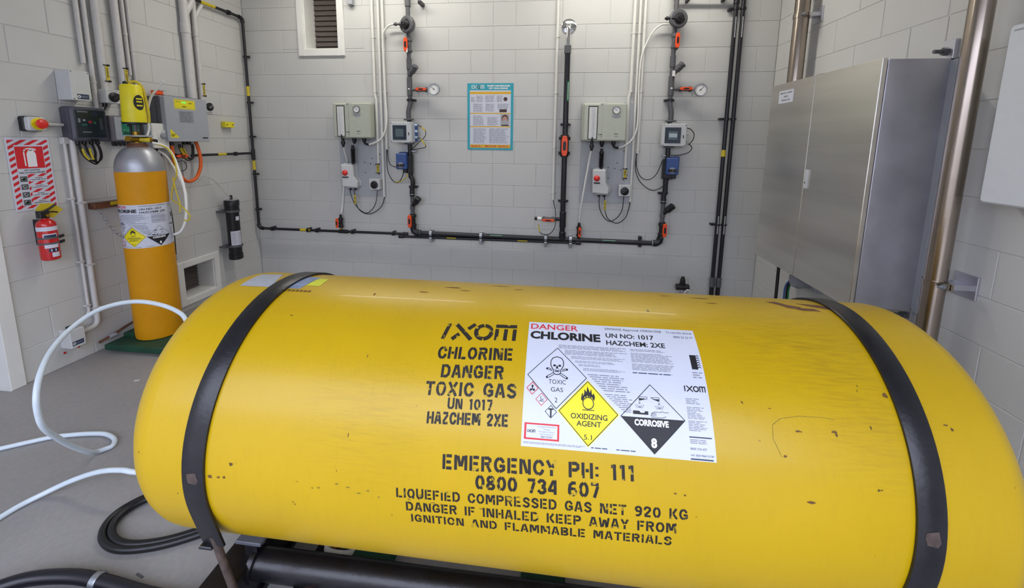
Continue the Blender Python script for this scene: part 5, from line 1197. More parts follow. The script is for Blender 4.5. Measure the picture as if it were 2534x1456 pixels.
part(fe, 'yellow_tag', G().prism(Frame(FE+Vector((-.01, 0, 0)), LW.U, LW.V, LW.W), [(.0, .255), (.045, .24), (.095, .282), (.055, .322), (-.005, .332), (-.03, .30)], 0, .003, 'ytag'), 'yellow service tag')
part(fe, 'bracket', G().box(LW, -1.750, -1.735, .78, .93, .001, .034, 'black', c=.002))
# ---- emergency stop
es = root('emergency_stop', 'round red emergency stop button in a grey box on the left wall', 'switch', LW.p(-1.70, 1.43, 0))
part(es, 'base', G().rbox(LW, -1.742, -1.655, 1.432, 1.516, .001, .03, 'black', r=.01, c=.003))
part(es, 'case', G().rbox(LW, -1.737, -1.655, 1.435, 1.513, .03, .058, 'lgrey', r=.012, c=.005))
c = LW.p(-1.693, 1.474, .058)
part(es, 'collar', G().lathe(c, LW.W, [(0, .034), (.004, .034), (.005, .029)], 'yellow', 24), 'yellow collar')
part(es, 'button', G().lathe(c, LW.W, [(.003, .016), (.016, .016), (.018, .026), (.026, .028), (.033, .024), (.037, .012), (.038, .001)], 'red', 24), 'red mushroom button')
part(es, 'conduit_stub', G().cyl(LW.p(-1.657, 1.474, .02), LW.p(-1.55, 1.474, .02), .009, 'pvc', 12))
# ---- vertical conduits
def lconduit(u, v0, v1, r, label, extra=None, m='pvc'):
    return conduit(u, v0, v1, r, label, m=m, fr=LW, saddles=extra or ())
lconduit(-1.392, 1.86, ZT, .0125, 'grey wall conduit ending in an open stub right above the square junction box')
lconduit(-1.350, 1.565, ZT, .0125, 'grey wall conduit running down behind the dark control panel', (1.75,))
lconduit(-1.292, 1.71, ZT, .0215, 'thick grey wall conduit entering the grey rotary isolator from above')
lconduit(-1.172, 1.52, ZT, .0215, 'thick grey wall conduit with yellow tag, running down behind the yellow cylinder head')
lconduit(-1.112, 1.83, ZT, .0115, 'thin grey wall conduit ending short, left of the pair behind the yellow cylinder head', (2.1,))
lconduit(-1.075, 1.70, ZT, .0115, 'thin grey wall conduit, right of the pair behind the yellow cylinder head', (2.0,))
for u, r_, nm in ((-.655, .030, 'thicker left'), (-.552, .018, 'thinner right')):
    rt = lconduit(u, 1.705, ZT, r_, nm+' grey pipe entering the top of the wide grey enclosure')
    part(rt, 'wye_branch', G().tube([LW.p(u+.0, 2.36, r_+.004), LW.p(u+.075, 2.48, r_+.004), LW.p(u+.08, 2.75, r_+.004)], r_*.9, 'pvc', 14))
    part(rt, 'coupling', G().cyl(LW.p(u, 2.22, r_+.004), LW.p(u, 2.30, r_+.004), r_*1.13, 'pvc', 16, c=.001))
ytag(LW, -1.285, 1.77, 1.86, .048, 'yellow tag on the thick conduit above the grey rotary isolator on the left wall', wd=.009)
ytag(LW, -1.165, 1.77, 1.86, .048, 'yellow tag on the thick conduit beside the yellow cylinder head', wd=.009)
ytag(LW, -.545, 1.755, 1.84, .042, 'yellow tag on the thinner pipe above the wide grey enclosure', wd=.008)
# ---- square junction box
def plate_label(parent, fr, u0, u1, v0, v1, w):
    p = Print(fr, w); p.rect(u0, u1, v0, v1, 'inkb', 0); p.circ(u0+(u1-u0)*.16, (v0+v1)/2, (v1-v0)*.3, 'inkw', 1, 12); p.circ(u0+(u1-u0)*.16, (v0+v1)/2, (v1-v0)*.14, 'inkb', 2, 10); p.fine(u0+(u1-u0)*.32, u1-(u1-u0)*.06, v0+(v1-v0)*.3, v1-(v1-v0)*.3, 2, 'inkg', 1, ragged=.1)
    return part(parent, 'label', p.g, 'small navy label')
jb = root('junction_box', 'plain grey square junction box with navy label, upper left wall', 'junction box', LW.p(-1.487, 1.62, 0))
part(jb, 'case', G().rbox(LW, -1.540, -1.437, 1.622, 1.797, .001, .092, 'lgrey', r=.006, c=.002)); part(jb, 'lid', G().rbox(LW, -1.541, -1.436, 1.621, 1.798, .092, .102, 'lgrey', r=.008, c=.003))
for a, b in ((-1.532, 1.630), (-1.445, 1.630), (-1.532, 1.789), (-1.445, 1.789)): part(jb, 'screw', G().cyl(LW.p(a, b, .102), LW.p(a, b, .1035), .003, 'dkgrey', 8))
plate_label(jb, LW, -1.515, -1.452, 1.630, 1.660, .1024)
# ---- dark control panel with smoked window
cp_ = root('control_panel', 'dark slate control panel with a smoked clear cover showing circuits', 'control panel', LW.p(-1.45, 1.38, 0))
part(cp_, 'case', G().prism(LW, [(-1.545, 1.40), (-1.52, 1.378), (-1.37, 1.378), (-1.352, 1.39), (-1.352, 1.565), (-1.365, 1.58), (-1.53, 1.585), (-1.545, 1.575)], .001, .055, 'darkenc', c=.004))
part(cp_, 'door', G().rbox(LW, -1.546, -1.350, 1.376, 1.585, .055, .084, 'darkenc', r=.018, c=.010))
g = G().rbox(LW, -1.526, -1.368, 1.402, 1.565, .084, .0855, 'board', r=.006)
bd = part(cp_, 'circuit_window', g, 'dark window with circuits')
p = Print(LW, .0862)
for (a, b, c_, d, m_) in ((-1.44, -1.405, 1.535, 1.556, 'inkb'), (-1.462, -1.444, 1.487, 1.502, 'inkr'), (-1.435, -1.42, 1.484, 1.498, 'inkgr'), (-1.50, -1.47, 1.47, 1.484, 'pcb'), (-1.492, -1.478, 1.50, 1.51, 'bluel'), (-1.517, -1.505, 1.49, 1.515, 'mgrey'), (-1.50, -1.45, 1.43, 1.436, 'mgrey'), (-1.40, -1.385, 1.45, 1.52, 'encside'), (-1.518, -1.46, 1.552, 1.560, 'inkg')):
    p.rect(a, b, c_, d, m_, 0)
part(bd, 'circuit_parts', p.g)
part(cp_, 'clear_cover', G().rbox(LW, -1.530, -1.364, 1.398, 1.569, .088, .091, 'cover', r=.008, c=.001), 'clear smoked cover')
part(cp_, 'latch', G().box(LW, -1.475, -1.42, 1.376, 1.392, .084, .092, 'black', c=.003))
M_gl = None
for a in (-1.505, -1.47, -1.43, -1.395): part(cp_, 'cable_gland', G().lathe(LW.p(a, 1.355, .045), (0, 0, 1), [(0, .007), (.006, .012), (.024, .012)], 'black', 10))
for a, b, dd, lb in ((-1.505, -1.400, .125, 'outermost'), (-1.498, -1.392, .112, 'second'), (-1.470, -1.425, .118, 'third'), (-1.465, -1.43, .10, 'innermost')):
    m_ = (a+b)/2+.015
    cable([(a, 1.358, .045), (a+.004, 1.31, .055), (a+.022, 1.27, .06), (m_, 1.358-dd, .065), (b-.004, 1.265, .06), (b+.004, 1.31, .055), (b, 1.358, .045)], .0045, 'rubber', lb+' black cable looping below the dark control panel', fr=LW)
cable([(-1.494, 1.33, .058), (-1.488, 1.29, .062), (-1.47, 1.262, .066)], .006, 'ytag', 'pale yellow sleeve, left one on the cables below the dark control panel', 'cable_marker', 'tag', fr=LW)
cable([(-1.455, 1.33, .058), (-1.452, 1.29, .062), (-1.446, 1.262, .066)], .006, 'ytag', 'pale yellow sleeve, right one on the cables below the dark control panel', 'cable_marker', 'tag', fr=LW)
# ---- isolator on the left wall
isolator(LW, -1.286, 1.667, 0, .044, 'grey rotary isolator between the junction box and the yellow cylinder head', d=.075)
g = G().cyl(LW.p(-1.31, 1.60, .03), LW.p(-1.31, 1.622, .03), .013, 'black', 12).tube(spl([LW.p(-1.31, 1.605, .03), LW.p(-1.315, 1.585, .035), LW.p(-1.335, 1.568, .04), LW.p(-1.35, 1.56, .04)], 4), .005, 'black', 8)
solo('cable_entry', g, 'black gland and short cable under the left wall isolator', 'cable')
# ---- second enclosure with green circuit board
e2 = root('circuit_enclosure', 'grey enclosure with exposed green circuit board behind the yellow cylinder head', 'enclosure', LW.p(-1.20, 1.38, 0))
part(e2, 'case', G().rbox(LW, -1.308, -1.105, 1.375, 1.545, .001, .05, 'darkenc2', r=.012, c=.006))
part(e2, 'rim', G().rbox(LW, -1.285, -1.112, 1.385, 1.537, .05, .056, 'mgrey', r=.008, c=.002))
bd = part(e2, 'circuit_board', G().box(LW, -1.245, -1.125, 1.413, 1.515, .056, .0575, 'pcb'), 'green circuit board')
p = Print(LW, .058)
for i in range(9): p.rect(-1.235+.012*i, -1.227+.012*i, 1.45, 1.456, 'inkgr' if i % 2 else 'mgrey', 0)
for i in range(7): p.rect(-1.235+.015*i, -1.224+.015*i, 1.425, 1.437, 'board', 0)
p.rect(-1.21, -1.18, 1.475, 1.495, 'board', 0); part(bd, 'circuit_parts', p.g)
for a in (-1.29, -1.27, -1.245, -1.22, -1.19): part(e2, 'cable_gland', G().lathe(LW.p(a, 1.345, .03), (0, 0, 1), [(0, .005), (.006, .009), (.028, .009)], 'black', 10))
# ---- white switch box
sb = root('interlock_switch', 'light grey box with a round key knob right of the yellow cylinder neck', 'switch', LW.p(-1.03, 1.34, 0))
part(sb, 'case', G().rbox(LW, -1.088, -.968, 1.328, 1.502, .001, .100, 'mgrey', r=.006, c=.002)); part(sb, 'face', G().rbox(LW, -1.089, -.967, 1.326, 1.504, .100, .112, 'white', r=.008, c=.004))
c = LW.p(-1.015, 1.415, .112)
part(sb, 'bezel', G().lathe(c, LW.W, [(0, .040), (.005, .038), (.006, .030)], 'pvcw', 24)); part(sb, 'knob', G().lathe(c, LW.W, [(.0, .025), (.014, .024), (.018, .018)], 'dial2', 20).box(Frame(c, LW.U, LW.V, LW.W), -.008, .016, -.0, .042, .006, .012, 'lgrey', c=.002), 'grey key knob')
part(sb, 'cable_gland', G().cyl(LW.p(-1.02, 1.305, .05), LW.p(-1.02, 1.328, .05), .014, 'black', 12, c=.002))
# ---- wide grey enclosure
be = root('detector_enclosure', 'wide grey gas detector enclosure with yellow status label and green lights', 'enclosure', LW.p(-.82, 1.38, 0))
part(be, 'case', G().prism(LW, [(-1.012, 1.40), (-.642, 1.382), (-.642, 1.70), (-1.012, 1.70)], .001, .07, 'encside', c=.002)); part(be, 'mid_case', G().box(LW, -1.005, -.640, 1.385, 1.704, .07, .10, 'encside', c=.002))
part(be, 'lid', G().rbox(LW, -.998, -.636, 1.374, 1.706, .10, .138, 'mgrey', r=.012, c=.003))
for i in range(9): part(be, 'hinge_clip', G().box(LW, -.985+.036*i, -.970+.036*i, 1.704, 1.710, .108, .132, 'encside'))
p = Print(LW, .1384); p.rect(-.925, -.745, 1.618, 1.690, 'yellow', 0); p.line([(-.92, 1.624), (-.75, 1.624), (-.75, 1.684), (-.92, 1.684)], .002, 'inkg', 1, True)
p.fine(-.91, -.86, 1.668, 1.674, 1, 'ink', 1); p.fine(-.80, -.77, 1.660, 1.670, 1, 'ink', 1); p.fine(-.86, -.815, 1.632, 1.642, 1, 'ink', 2)
p.rect(-.893, -.770, 1.515, 1.606, 'dial2', 0); p.fine(-.885, -.778, 1.522, 1.60, 7, 'encside', 1, fill=.3)
p.poly([(-.975, 1.404), (-.905, 1.404), (-.975, 1.468)], 'yellow', 0); p.fine(-.970, -.935, 1.410, 1.432, 3, 'ink', 1)
p.fine(-.705, -.648, 1.398, 1.410, 1, 'ink', 1, fill=.8, ragged=0)
part(be, 'label', p.g)
for a in (-.853, -.833): part(be, 'status_light', G().cyl(LW.p(a, 1.668, .1384), LW.p(a, 1.668, .140), .0055, 'led', 10), 'lit green status light')
for a in (-.90, -.79, -.75): part(be, 'cable_gland', G().lathe(LW.p(a, 1.35, .055), (0, 0, 1), [(0, .010), (.005, .016), (.035, .016)], 'black', 12))
solo('orange_beacon', G().box(LW, -1.000, -.945, 1.712, 1.742, .04, .085, 'orange', c=.004).box(LW, -.975, -.93, 1.742, 1.748, .04, .085, 'mgrey'), 'small orange block on top of the wide grey enclosure', 'beacon')
rs = root('round_switch', 'round black rotary switch at the right end of the wide grey enclosure', 'switch', LW.p(-.585, 1.64, 0))
part(rs, 'mount', G().rbox(LW, -.606, -.515, 1.600, 1.70, .001, .088, 'lgrey', r=.01, c=.003)); c = LW.p(-.556, 1.660, .088)
part(rs, 'dial_plate', G().lathe(c, LW.W, [(0, .034), (.008, .033), (.010, .028)], 'black', 22)); part(rs, 'knob', G().box(Frame(c, (LW.U*.8+LW.V*.6), (LW.V*.8-LW.U*.6), LW.W), -.024, .024, -.007, .007, .008, .02, 'dkgrey', c=.003))
part(rs, 'label', (lambda p: (p.fine(-.585, -.535, 1.608, 1.616, 1, 'ink', 1, ragged=0), p.g)[1])(Print(LW, .0885)))
# orange flexible conduit and friends
g = G().tube(spl([LW.p(*p) for p in [(-.925, 1.375, .08), (-.922, 1.30, .08), (-.918, 1.22, .082), (-.890, 1.125, .085), (-.84, 1.07, .085), (-.80, 1.062, .085), (-.745, 1.085, .085), (-.70, 1.15, .082), (-.683, 1.22, .08), (-.688, 1.31, .075), (-.70, 1.385, .065)]], 8), .0125, 'orconduit', 14)
oc = solo('orange_conduit', g, 'orange flexible conduit hanging in a loop below the wide grey enclosure', 'conduit')
part(oc, 'gland', G().cyl(LW.p(-.925, 1.345, .08), LW.p(-.925, 1.385, .08), .017, 'black', 14, c=.002))
for i, (a, b, d_) in enumerate(((-.845, -.722, .155), (-.832, -.728, .14), (-.815, -.738, .125))):
    cable([(a, 1.352, .06), (a+.006, 1.31, .06), ((a+b)/2-.012, 1.365-d_+.02, .065), (b-.014, 1.24, .065), (b+.002, 1.30, .062), (b+.004, 1.352, .06)], .0042, 'rubber', ('outer', 'middle', 'inner')[i]+' thin black cable inside the orange conduit loop', fr=LW)
    cable([(a+.004, 1.325, .061), (a+.02, 1.285, .064), ((a+b)/2-.014, 1.243+.006*i, .067)], .0055, 'ytag', ('outer', 'middle', 'inner')[i]+' yellow sleeve on the cables inside the orange loop', 'cable_marker', 'tag', fr=LW)
v = ball_valve(LW, -.835, 1.262, .0425, .011, .10, 'small orange valve on the black side pipe inside the orange loop', False, m='black', hscale=1.1)
cable([(-.88, 1.20, .03), (-.86, 1.21, .04), (-.82, 1.225, .05), (-.79, 1.20, .05), (-.79, 1.165, .05), (-.82, 1.145, .05), (-.86, 1.155, .045), (-.885, 1.19, .04)], .0025, 'rubber', 'fine black wire curl inside the orange loop', fr=LW)
solo('drop_conduit', G().cyl(LW.p(-.775, 1.07, .008), LW.p(-.775, 1.245, .008), .006, 'lgrey', 10), 'thin grey drop tube behind the orange loop', 'conduit')
# yellow bracket
yb = solo('yellow_bracket', G().box(LW, -.358, -.258, 1.498, 1.548, .006, .045, 'yellow', c=.002), 'small yellow bracket alone on the left wall near the corner', 'bracket')
for a in (-.340, -.276): part(yb, 'bolt', G().cyl(LW.p(a, 1.522, .045), LW.p(a, 1.522, .048), .006, 'rust', 8))
# faint clear tube
cable([(-.68, 1.075, .02), (-.62, 1.085, .03), (-.55, 1.05, .05), (-.50, .98, .07), (-.465, .92, .085), (-.425, .875, .09)], .006, 'clear', 'clear thin tube curving down to the black filter cylinder', 'clear_tube', 'tube', fr=LW)
# black filter cylinder
fc = root('filter_cylinder', 'black capped filter cylinder strapped upright to the left wall near the corner', 'filter', LW.p(-.418, .31, .09))
c = LW.p(-.418, .315, .088)
part(fc, 'body', G().lathe(c, (0, 0, 1), [(0, .050), (.005, .056), (.05, .056), (.052, .051), (.45, .051)], 'black', 24)); part(fc, 'cap', G().lathe(c+Vector((0, 0, .45)), (0, 0, 1), [(0, .056), (.04, .056), (.042, .059), (.085, .059), (.092, .054)], 'black', 24))
part(fc, 'nipple', G().cyl(c+Vector((0, 0, .54)), c+Vector((0, 0, .585)), .011, 'black', 12, c=.002)); part(fc, 'lid_disc', G().cyl(c+Vector((0, 0, .54)), c+Vector((0, 0, .546)), .05, 'mgrey', 24))
for z in (.115, .435): part(fc, 'strap', G().lathe(c+Vector((0, 0, z)), (0, 0, 1), [(0, .052), (0, .060), (.018, .060), (.018, .052)], 'encside', 24).box(LW, -.50, -.36, .315+z+.002, .315+z+.016, .001, .05, 'encside', c=.002))
g = wrap(Vector((c.x, c.y, 0)), .0516, -80, 20, c.z+.135, c.z+.265, 'labelw', n=10)
for i in range(9): wrap(Vector((c.x, c.y, 0)), .0519, -70+random.random()*8, -38+random.random()*10, c.z+.15+.012*i, c.z+.1535+.012*i, 'inkg', g, 4); wrap(Vector((c.x, c.y, 0)), .0519, -18, 8+random.random()*8, c.z+.15+.012*i, c.z+.1535+.012*i, 'inkg', g, 4)
wrap(Vector((c.x, c.y, 0)), .0516, -25, 12, c.z+.36, c.z+.395, 'labelw', g); part(fc, 'label', g, 'white printed label')
# low conduit with junction box
lc = root('skirting_conduit', 'two grey conduits running down to the small low box on the left wall', 'conduit', LW.p(-1.54, .18, 0))
part(lc, 'tube', G().tube([LW.p(-1.520, 1.385, .026), LW.p(-1.520, .26, .026)]+bend(LW.p(-1.520, .27, .026), LW.p(-1.520, .185, .026), LW.p(-1.62, .185, .026), .05)[1:]+[LW.p(-1.635, .185, .026)], .015, 'pvc', 14))
part(lc, 'tube', G().tube([LW.p(-1.556, 1.385, .02), LW.p(-1.556, .30, .02), LW.p(-1.575, .26, .02)], .008, 'pvc', 12))
for z in (1.02, .62, .33): part(lc, 'saddle', G().box(LW, -1.572, -1.548, z, z+.012, .001, .031, 'pvc', c=.001).box(LW, -1.539, -1.501, z-.03, z-.018, .001, .043, 'pvc', c=.001))
part(lc, 'support_plate', G().box(LW, -1.565, -1.505, 1.36, 1.40, .001, .03, 'pvc', c=.002))
lj = root('low_junction_box', 'small grey junction box low on the left wall behind the hose ring', 'junction box', LW.p(-1.67, .12, 0))
part(lj, 'case', G().rbox(LW, -1.712, -1.632, .118, .235, .001, .075, 'lgrey', r=.008, c=.004)); plate_label(lj, LW, -1.705, -1.645, .135, .162, .0755)
part(lj, 'gland', G().box(LW, -1.69, -1.655, .235, .25, .02, .055, 'black', c=.002))
for i, (a, b) in enumerate(((-1.70, .085), (-1.625, .087))): solo('red_wall_plug', G().cyl(LW.p(a, b, -.004), LW.p(a, b, .004), .007, 'extred', 8), 'red wall plug below the low junction box, '+('left' if i == 0 else 'right')+' one', 'wall plug')
# brown shelf bracket and chain
bb = root('retaining_bracket', 'brown steel cylinder retaining bar with a yellow tag, left of the amber cylinder', 'bracket', LW.p(-1.4, .945, 0))
part(bb, 'bar', G().box(LW, -1.465, -1.18, .943, .982, .001, .05, 'rust', c=.002)); part(bb, 'yellow_tag', G().box(LW, -1.372, -1.305, .958, .980, .05, .0515, 'ytag'), 'yellow tag')
for i in range(13):
    t = i/12; a = LW.p(-1.43+.10*t, .935-.20*t+.03*math.sin(t*PI)*-1, .03+.02*t); d_ = Vector((.02, .10, -.2)).normalized()
    sd = Vector((1, 0, 0)) if i % 2 else Vector((0, .8, .4)).normalized()
    P = [a+d_*(.010*math.cos(q))+sd*(.005*math.sin(q)) for q in [2*PI*k/8 for k in range(8)]]
    part(bb, 'chain_link', G().tube(P, .0016, 'galv', 6, closed=True))

# ---- amber gas cylinder on its scale
CX_, CY_ = .264, -1.319
gc = root('gas_cylinder', 'upright amber yellow chlorine cylinder with silver shoulder on a green plate', 'gas cylinder', (CX_, CY_, .05))
r = .130
part(gc, 'body', G().lathe((CX_, CY_, .05), (0, 0, 1), [(0, .118), (.006, .127), (.02, r), (1.135, r)], 'cylyel', 48))
part(gc, 'shoulder', G().lathe((CX_, CY_, 1.185), (0, 0, 1), [(0, r)]+[(.165*math.sin(k/10*PI/2)*.96, .04+(r-.04)*math.cos(k/10*PI/2)) for k in range(1, 11)]+[(.16, .04)], 'silver', 48), 'silver shoulder')
part(gc, 'neck_collar', G().lathe((CX_, CY_, 1.338), (0, 0, 1), [(0, .055), (.018, .055), (.022, .045), (.030, .045)], 'rust', 28), 'dark brown neck collar')
part(gc, 'small_tag', G().box(Frame(Vector((CX_, CY_, 1.19))+Vector((.075, -.085, .075)), (.75, .66, 0), (-.42, .48, .77), (.5, -.57, .64)), -.012, .012, -.006, .006, 0, .002, 'white'), 'small white tag on the shoulder')
class CylMap:
    curved = False
    def __init__(s, c, r, a): s.c, s.r, s.a = Vector(c), r, math.radians(a)
    def p(s, u, v, w=0.):
        q = s.a+u/s.r; rr = s.r+w
        return Vector((s.c.x+rr*math.cos(q), s.c.y+rr*math.sin(q), s.c.z+v))
class CylMapC(CylMap):
    curved = True; step = 9
CM = CylMap((CX_, CY_, 0), r, -46)
LH_ = .285; z0 = .690
g = G(); V = []; n = 28
u0, u1 = -.21, .205
for i in range(n+1):
    u = u0+(u1-u0)*i/n; V += [CM.p(u, z0, .0008), CM.p(u, z0+LH_, .0008)]
g.add(V, [[2*i, 2*i+2, 2*i+3, 2*i+1] for i in range(n)], 'labelw', True)
cl_ = part(gc, 'hazard_label', g, 'white wrap-round hazard label')
class CL2:
    curved = True; step = .02
    "0..1.49 along, 0..1 up; swapped so the slicing runs round the cylinder"
    def p(s, a, b, w=0.): return CM.p(u0+b*LH_, z0+a*LH_, w)
class PrintT(Print):
    "label space (along, up); slices run round the curve"
    def emit(s, V, F, m, lift=0):
        Print.emit(s, [(v, u) for u, v in V], [f[::-1] for f in F], m, lift)
hp = PrintT(CL2(), .0012); hazard_print(hp); part(cl_, 'label_print', hp.g)
# valve and yellow automatic shut-off actuator
sy = root('shutoff_actuator', 'bright yellow automatic shut-off actuator mounted on top of the amber cylinder', 'actuator', (CX_, CY_, 1.37))
part(sy, 'brass_valve', G().cyl((CX_, CY_, 1.36), (CX_, CY_, 1.44), .022, 'brass', 14).cyl((CX_+.02, CY_-.075, 1.395), (CX_+.01, CY_+.08, 1.39), .018, 'brass', 12).cyl((CX_-.03, CY_-.05, 1.40), (CX_+.06, CY_+.03, 1.385), .015, 'ytag', 12).cyl((CX_+.01, CY_+.07, 1.385), (CX_+.01, CY_+.12, 1.38), .013, 'black', 12), 'brass valve')
part(sy, 'yoke', G().box(FL, CX_-.06, CX_+.06, CY_-.06, CY_+.06, 1.408, 1.418, 'mgrey', c=.003).cyl((CX_-.035, CY_, 1.41), (CX_-.035, CY_, 1.50), .007, 'black', 8).cyl((CX_+.035, CY_, 1.41), (CX_+.035, CY_, 1.50), .007, 'black', 8).cyl((CX_, CY_, 1.42), (CX_, CY_, 1.50), .012, 'encside', 10))
part(sy, 'base_flange', G().lathe((CX_, CY_, 1.488), (0, 0, 1), [(0, .052), (.003, .0625), (.012, .0625)], 'black', 28))
part(sy, 'housing', G().lathe((CX_, CY_, 1.50), (0, 0, 1), [(0, .062), (.005, .063), (.225, .055), (.235, .050), (.238, .045)], 'yellow', 32))
cmo = CylMap((CX_, CY_, 0), .0595, -8)
p = Print(cmo, .0015)
p.emit([(.030*math.cos(2*PI*i/24), 1.625+.048*math.sin(2*PI*i/24)) for i in range(24)], [[i, (i+1), 23-i-1, 23-i] for i in range(0, 11)], 'ink', 0)
for v_ in (1.648, 1.630, 1.606): p.emit([(-.016, v_-.0045), (-.005, v_-.0045), (.006, v_-.0045), (.018, v_-.0045), (.018, v_+.0045), (.006, v_+.0045), (-.005, v_+.0045), (-.016, v_+.0045)], [[0, 1, 6, 7], [1, 2, 5, 6], [2, 3, 4, 5]], 'yellow', 1)
part(sy, 'round_logo', p.g, 'black round emblem')
part(sy, 'top_elbow', G().tube(spl([Vector((CX_+.657*k, CY_+.754*k, z)) for k, z in ((-.01, 1.735), (.0, 1.752), (.02, 1.760), (.042, 1.750), (.058, 1.715), (.066, 1.65), (.072, 1.57), (.070, 1.50))], 6), .008, 'ytag', 12).ball((CX_-.016, CY_-.018, 1.745), .014, 'black', 12), 'yellow hose over the top')
# tubes hanging at the right of the cylinder
def fcab(pts, r_, m, label, name='hose', cat='hose'): return solo(name, G().tube(spl(pts, 8), r_, m, 10), label, cat)
fcab([(CX_+.04, CY_+.06, 1.37), (.335, -1.20, 1.345), (0.39, -1.201, 1.285), (0.431, -1.211, 1.191), (0.473, -1.224, 1.07), (0.492, -1.24, .949), (0.487, -1.256, .841), (0.46, -1.27, .773), (0.415, -1.275, .751)], .0085, 'hosew', 'white tube bowing down the right side of the amber cylinder')
fcab([(0.34, -1.162, 1.784), (0.288, -1.179, 1.716), (0.255, -1.191, 1.661), (0.239, -1.209, 1.553), (0.25, -1.22, 1.46), (CX_, CY_+.06, 1.40)], .0075, 'hosew', 'white tube rising from the cylinder valve past the yellow actuator')
fcab([LW.p(-1.02, 1.32, .05), (.12, -1.0, 1.27), (.30, -1.12, 1.20), (.40, -1.19, 1.15), (0.455, -1.215, 1.097), (.475, -1.215, 1.0)], .0085, 'hosew', 'white tube from the light grey key switch box joining the bowed tube')
fcab([(CX_+.04, CY_+.07, 1.362), (0.340, -1.21, 1.346), (0.381, -1.21, 1.312), (0.413, -1.215, 1.245), (0.429, -1.225, 1.164), (0.414, -1.235, 1.11), (0.40, -1.248, 1.034), (.395, -1.25, .99)], .0045, 'ytag', 'yellow cable draped beside the amber cylinder, upper run', 'cable', 'cable')
fcab([(0.411, -1.24, 1.137), (0.439, -1.25, 1.029), (0.462, -1.257, .962), (0.464, -1.266, .903)], .004, 'ytag', 'short straight yellow cable beside the amber cylinder', 'cable', 'cable')
fcab([(0.407, -1.255, .985), (0.468, -1.253, .943), (0.504, -1.254, .911), (0.527, -1.256, .879), (0.52, -1.261, .852), (0.504, -1.264, .844), (0.487, -1.264, .854)], .004, 'ytag', 'yellow cable ending in a curl right of the amber cylinder', 'cable', 'cable')
fcab([LW.p(-.955, 1.30, .02), LW.p(-.95, 1.1, .012), LW.p(-.925, .9, .012), LW.p(-.915, .7, .012), LW.p(-.92, .49, .012)], .0035, 'rubber', 'thin black cable on the wall right of the amber cylinder', 'cable', 'cable')
solo('wall_gland', G().cyl(LW.p(-.925, .445, .012), LW.p(-.925, .49, .012), .010, 'mgrey', 12, c=.002), 'small grey gland at the foot of the thin black wall cable', 'fitting')
sp2 = root('scale_plate', 'green steel weigh plate on the floor under the amber cylinder', 'scale', (.26, -1.28, 0))
part(sp2, 'plate', G().box(FL, .068, .50, -1.52, -1.05, .012, .05, 'gplate', c=.004)); part(sp2, 'raised_pad', G().box(FL, .07, .15, -1.40, -1.10, .05, .075, 'gplate', c=.004))
part(sp2, 'base', G().box(FL, .08, .49, -1.50, -1.06, 0, .012, 'dark'))
solo('coiled_pipework', G().tube(spl([(.03, -1.52, .06), (.05, -1.44, .085), (.045, -1.36, .10), (.05, -1.28, .12), (.045, -1.2, .15)], 5), .008, 'rust', 8).cyl((.045, -1.47, .075), (.05, -1.43, .08), .014, 'mgrey', 10), 'rusty brown pipework at the wall behind the green weigh plate', 'pipe')

# ================================================================== RIGHT WALL
cb = root('steel_cabinet', 'large brushed stainless steel double door wall cabinet', 'cabinet', RW.p(1.12, .61, 0))
U0, U1, US, V0, V1, D_ = .628, 1.613, 1.118, .613, 1.803, .30
part(cb, 'body', G().box(RW, U0+.004, U1-.004, V0+.004, V1-.004, .02, D_-.028, 'steels', c=.003))
part(cb, 'gasket', G().box(RW, U0+.012, U1-.012, V0+.012, V1-.012, D_-.028, D_-.020, 'rubber'))
dl = part(cb, 'door', G().box(RW, U0, US-.0015, V0, V1, D_-.020, D_, 'steel', c=.0025)); dr = part(cb, 'door', G().box(RW, US+.0015, U1, V0, V1, D_-.020, D_, 'steel', c=.0025))
lt = part(dr, 'latch', G().rbox(RW, US+.018, US+.040, 1.155, 1.265, D_, D_+.010, 'lgrey', r=.004, c=.002).cyl(RW.p(US+.029, 1.19, D_+.010), RW.p(US+.029, 1.19, D_+.0105), .005, 'ink', 8), 'grey latch')
p = Print(RW, D_+.0016); p.g.box(RW, .735, .905, 1.675, 1.755, D_+.0002, D_+.0016, 'labelw')
p.text('REMOTE PLC CABINET', .75, .892, 1.733, 1.744, 'ink', .01, 1); p.text('DB0012', .795, .848, 1.711, 1.722, 'ink', .01, 1); p.text('MT0160 1301', .775, .868, 1.688, 1.699, 'ink', .01, 1)
part(dl, 'name_plate', p.g, 'white name plate')
for u in (U0+.03, U1-.03):
    for v in (V0-.03, V1+.03): part(cb, 'mounting_lug', G().box(RW, u-.03, u+.03, v-.035, v+.05, .001, .02, 'steels', c=.002).cyl(RW.p(u, v+.0, .02), RW.p(u, v+.0, .075), .009, 'dkgrey', 8).cyl(RW.p(u, v, .02), RW.p(u, v, .04), .018, 'dkgrey', 6))
part(cb, 'back_frame', G().box(RW, U0-.005, U1+.028, V0, V1-.01, .001, .02, 'mgrey', c=.002))
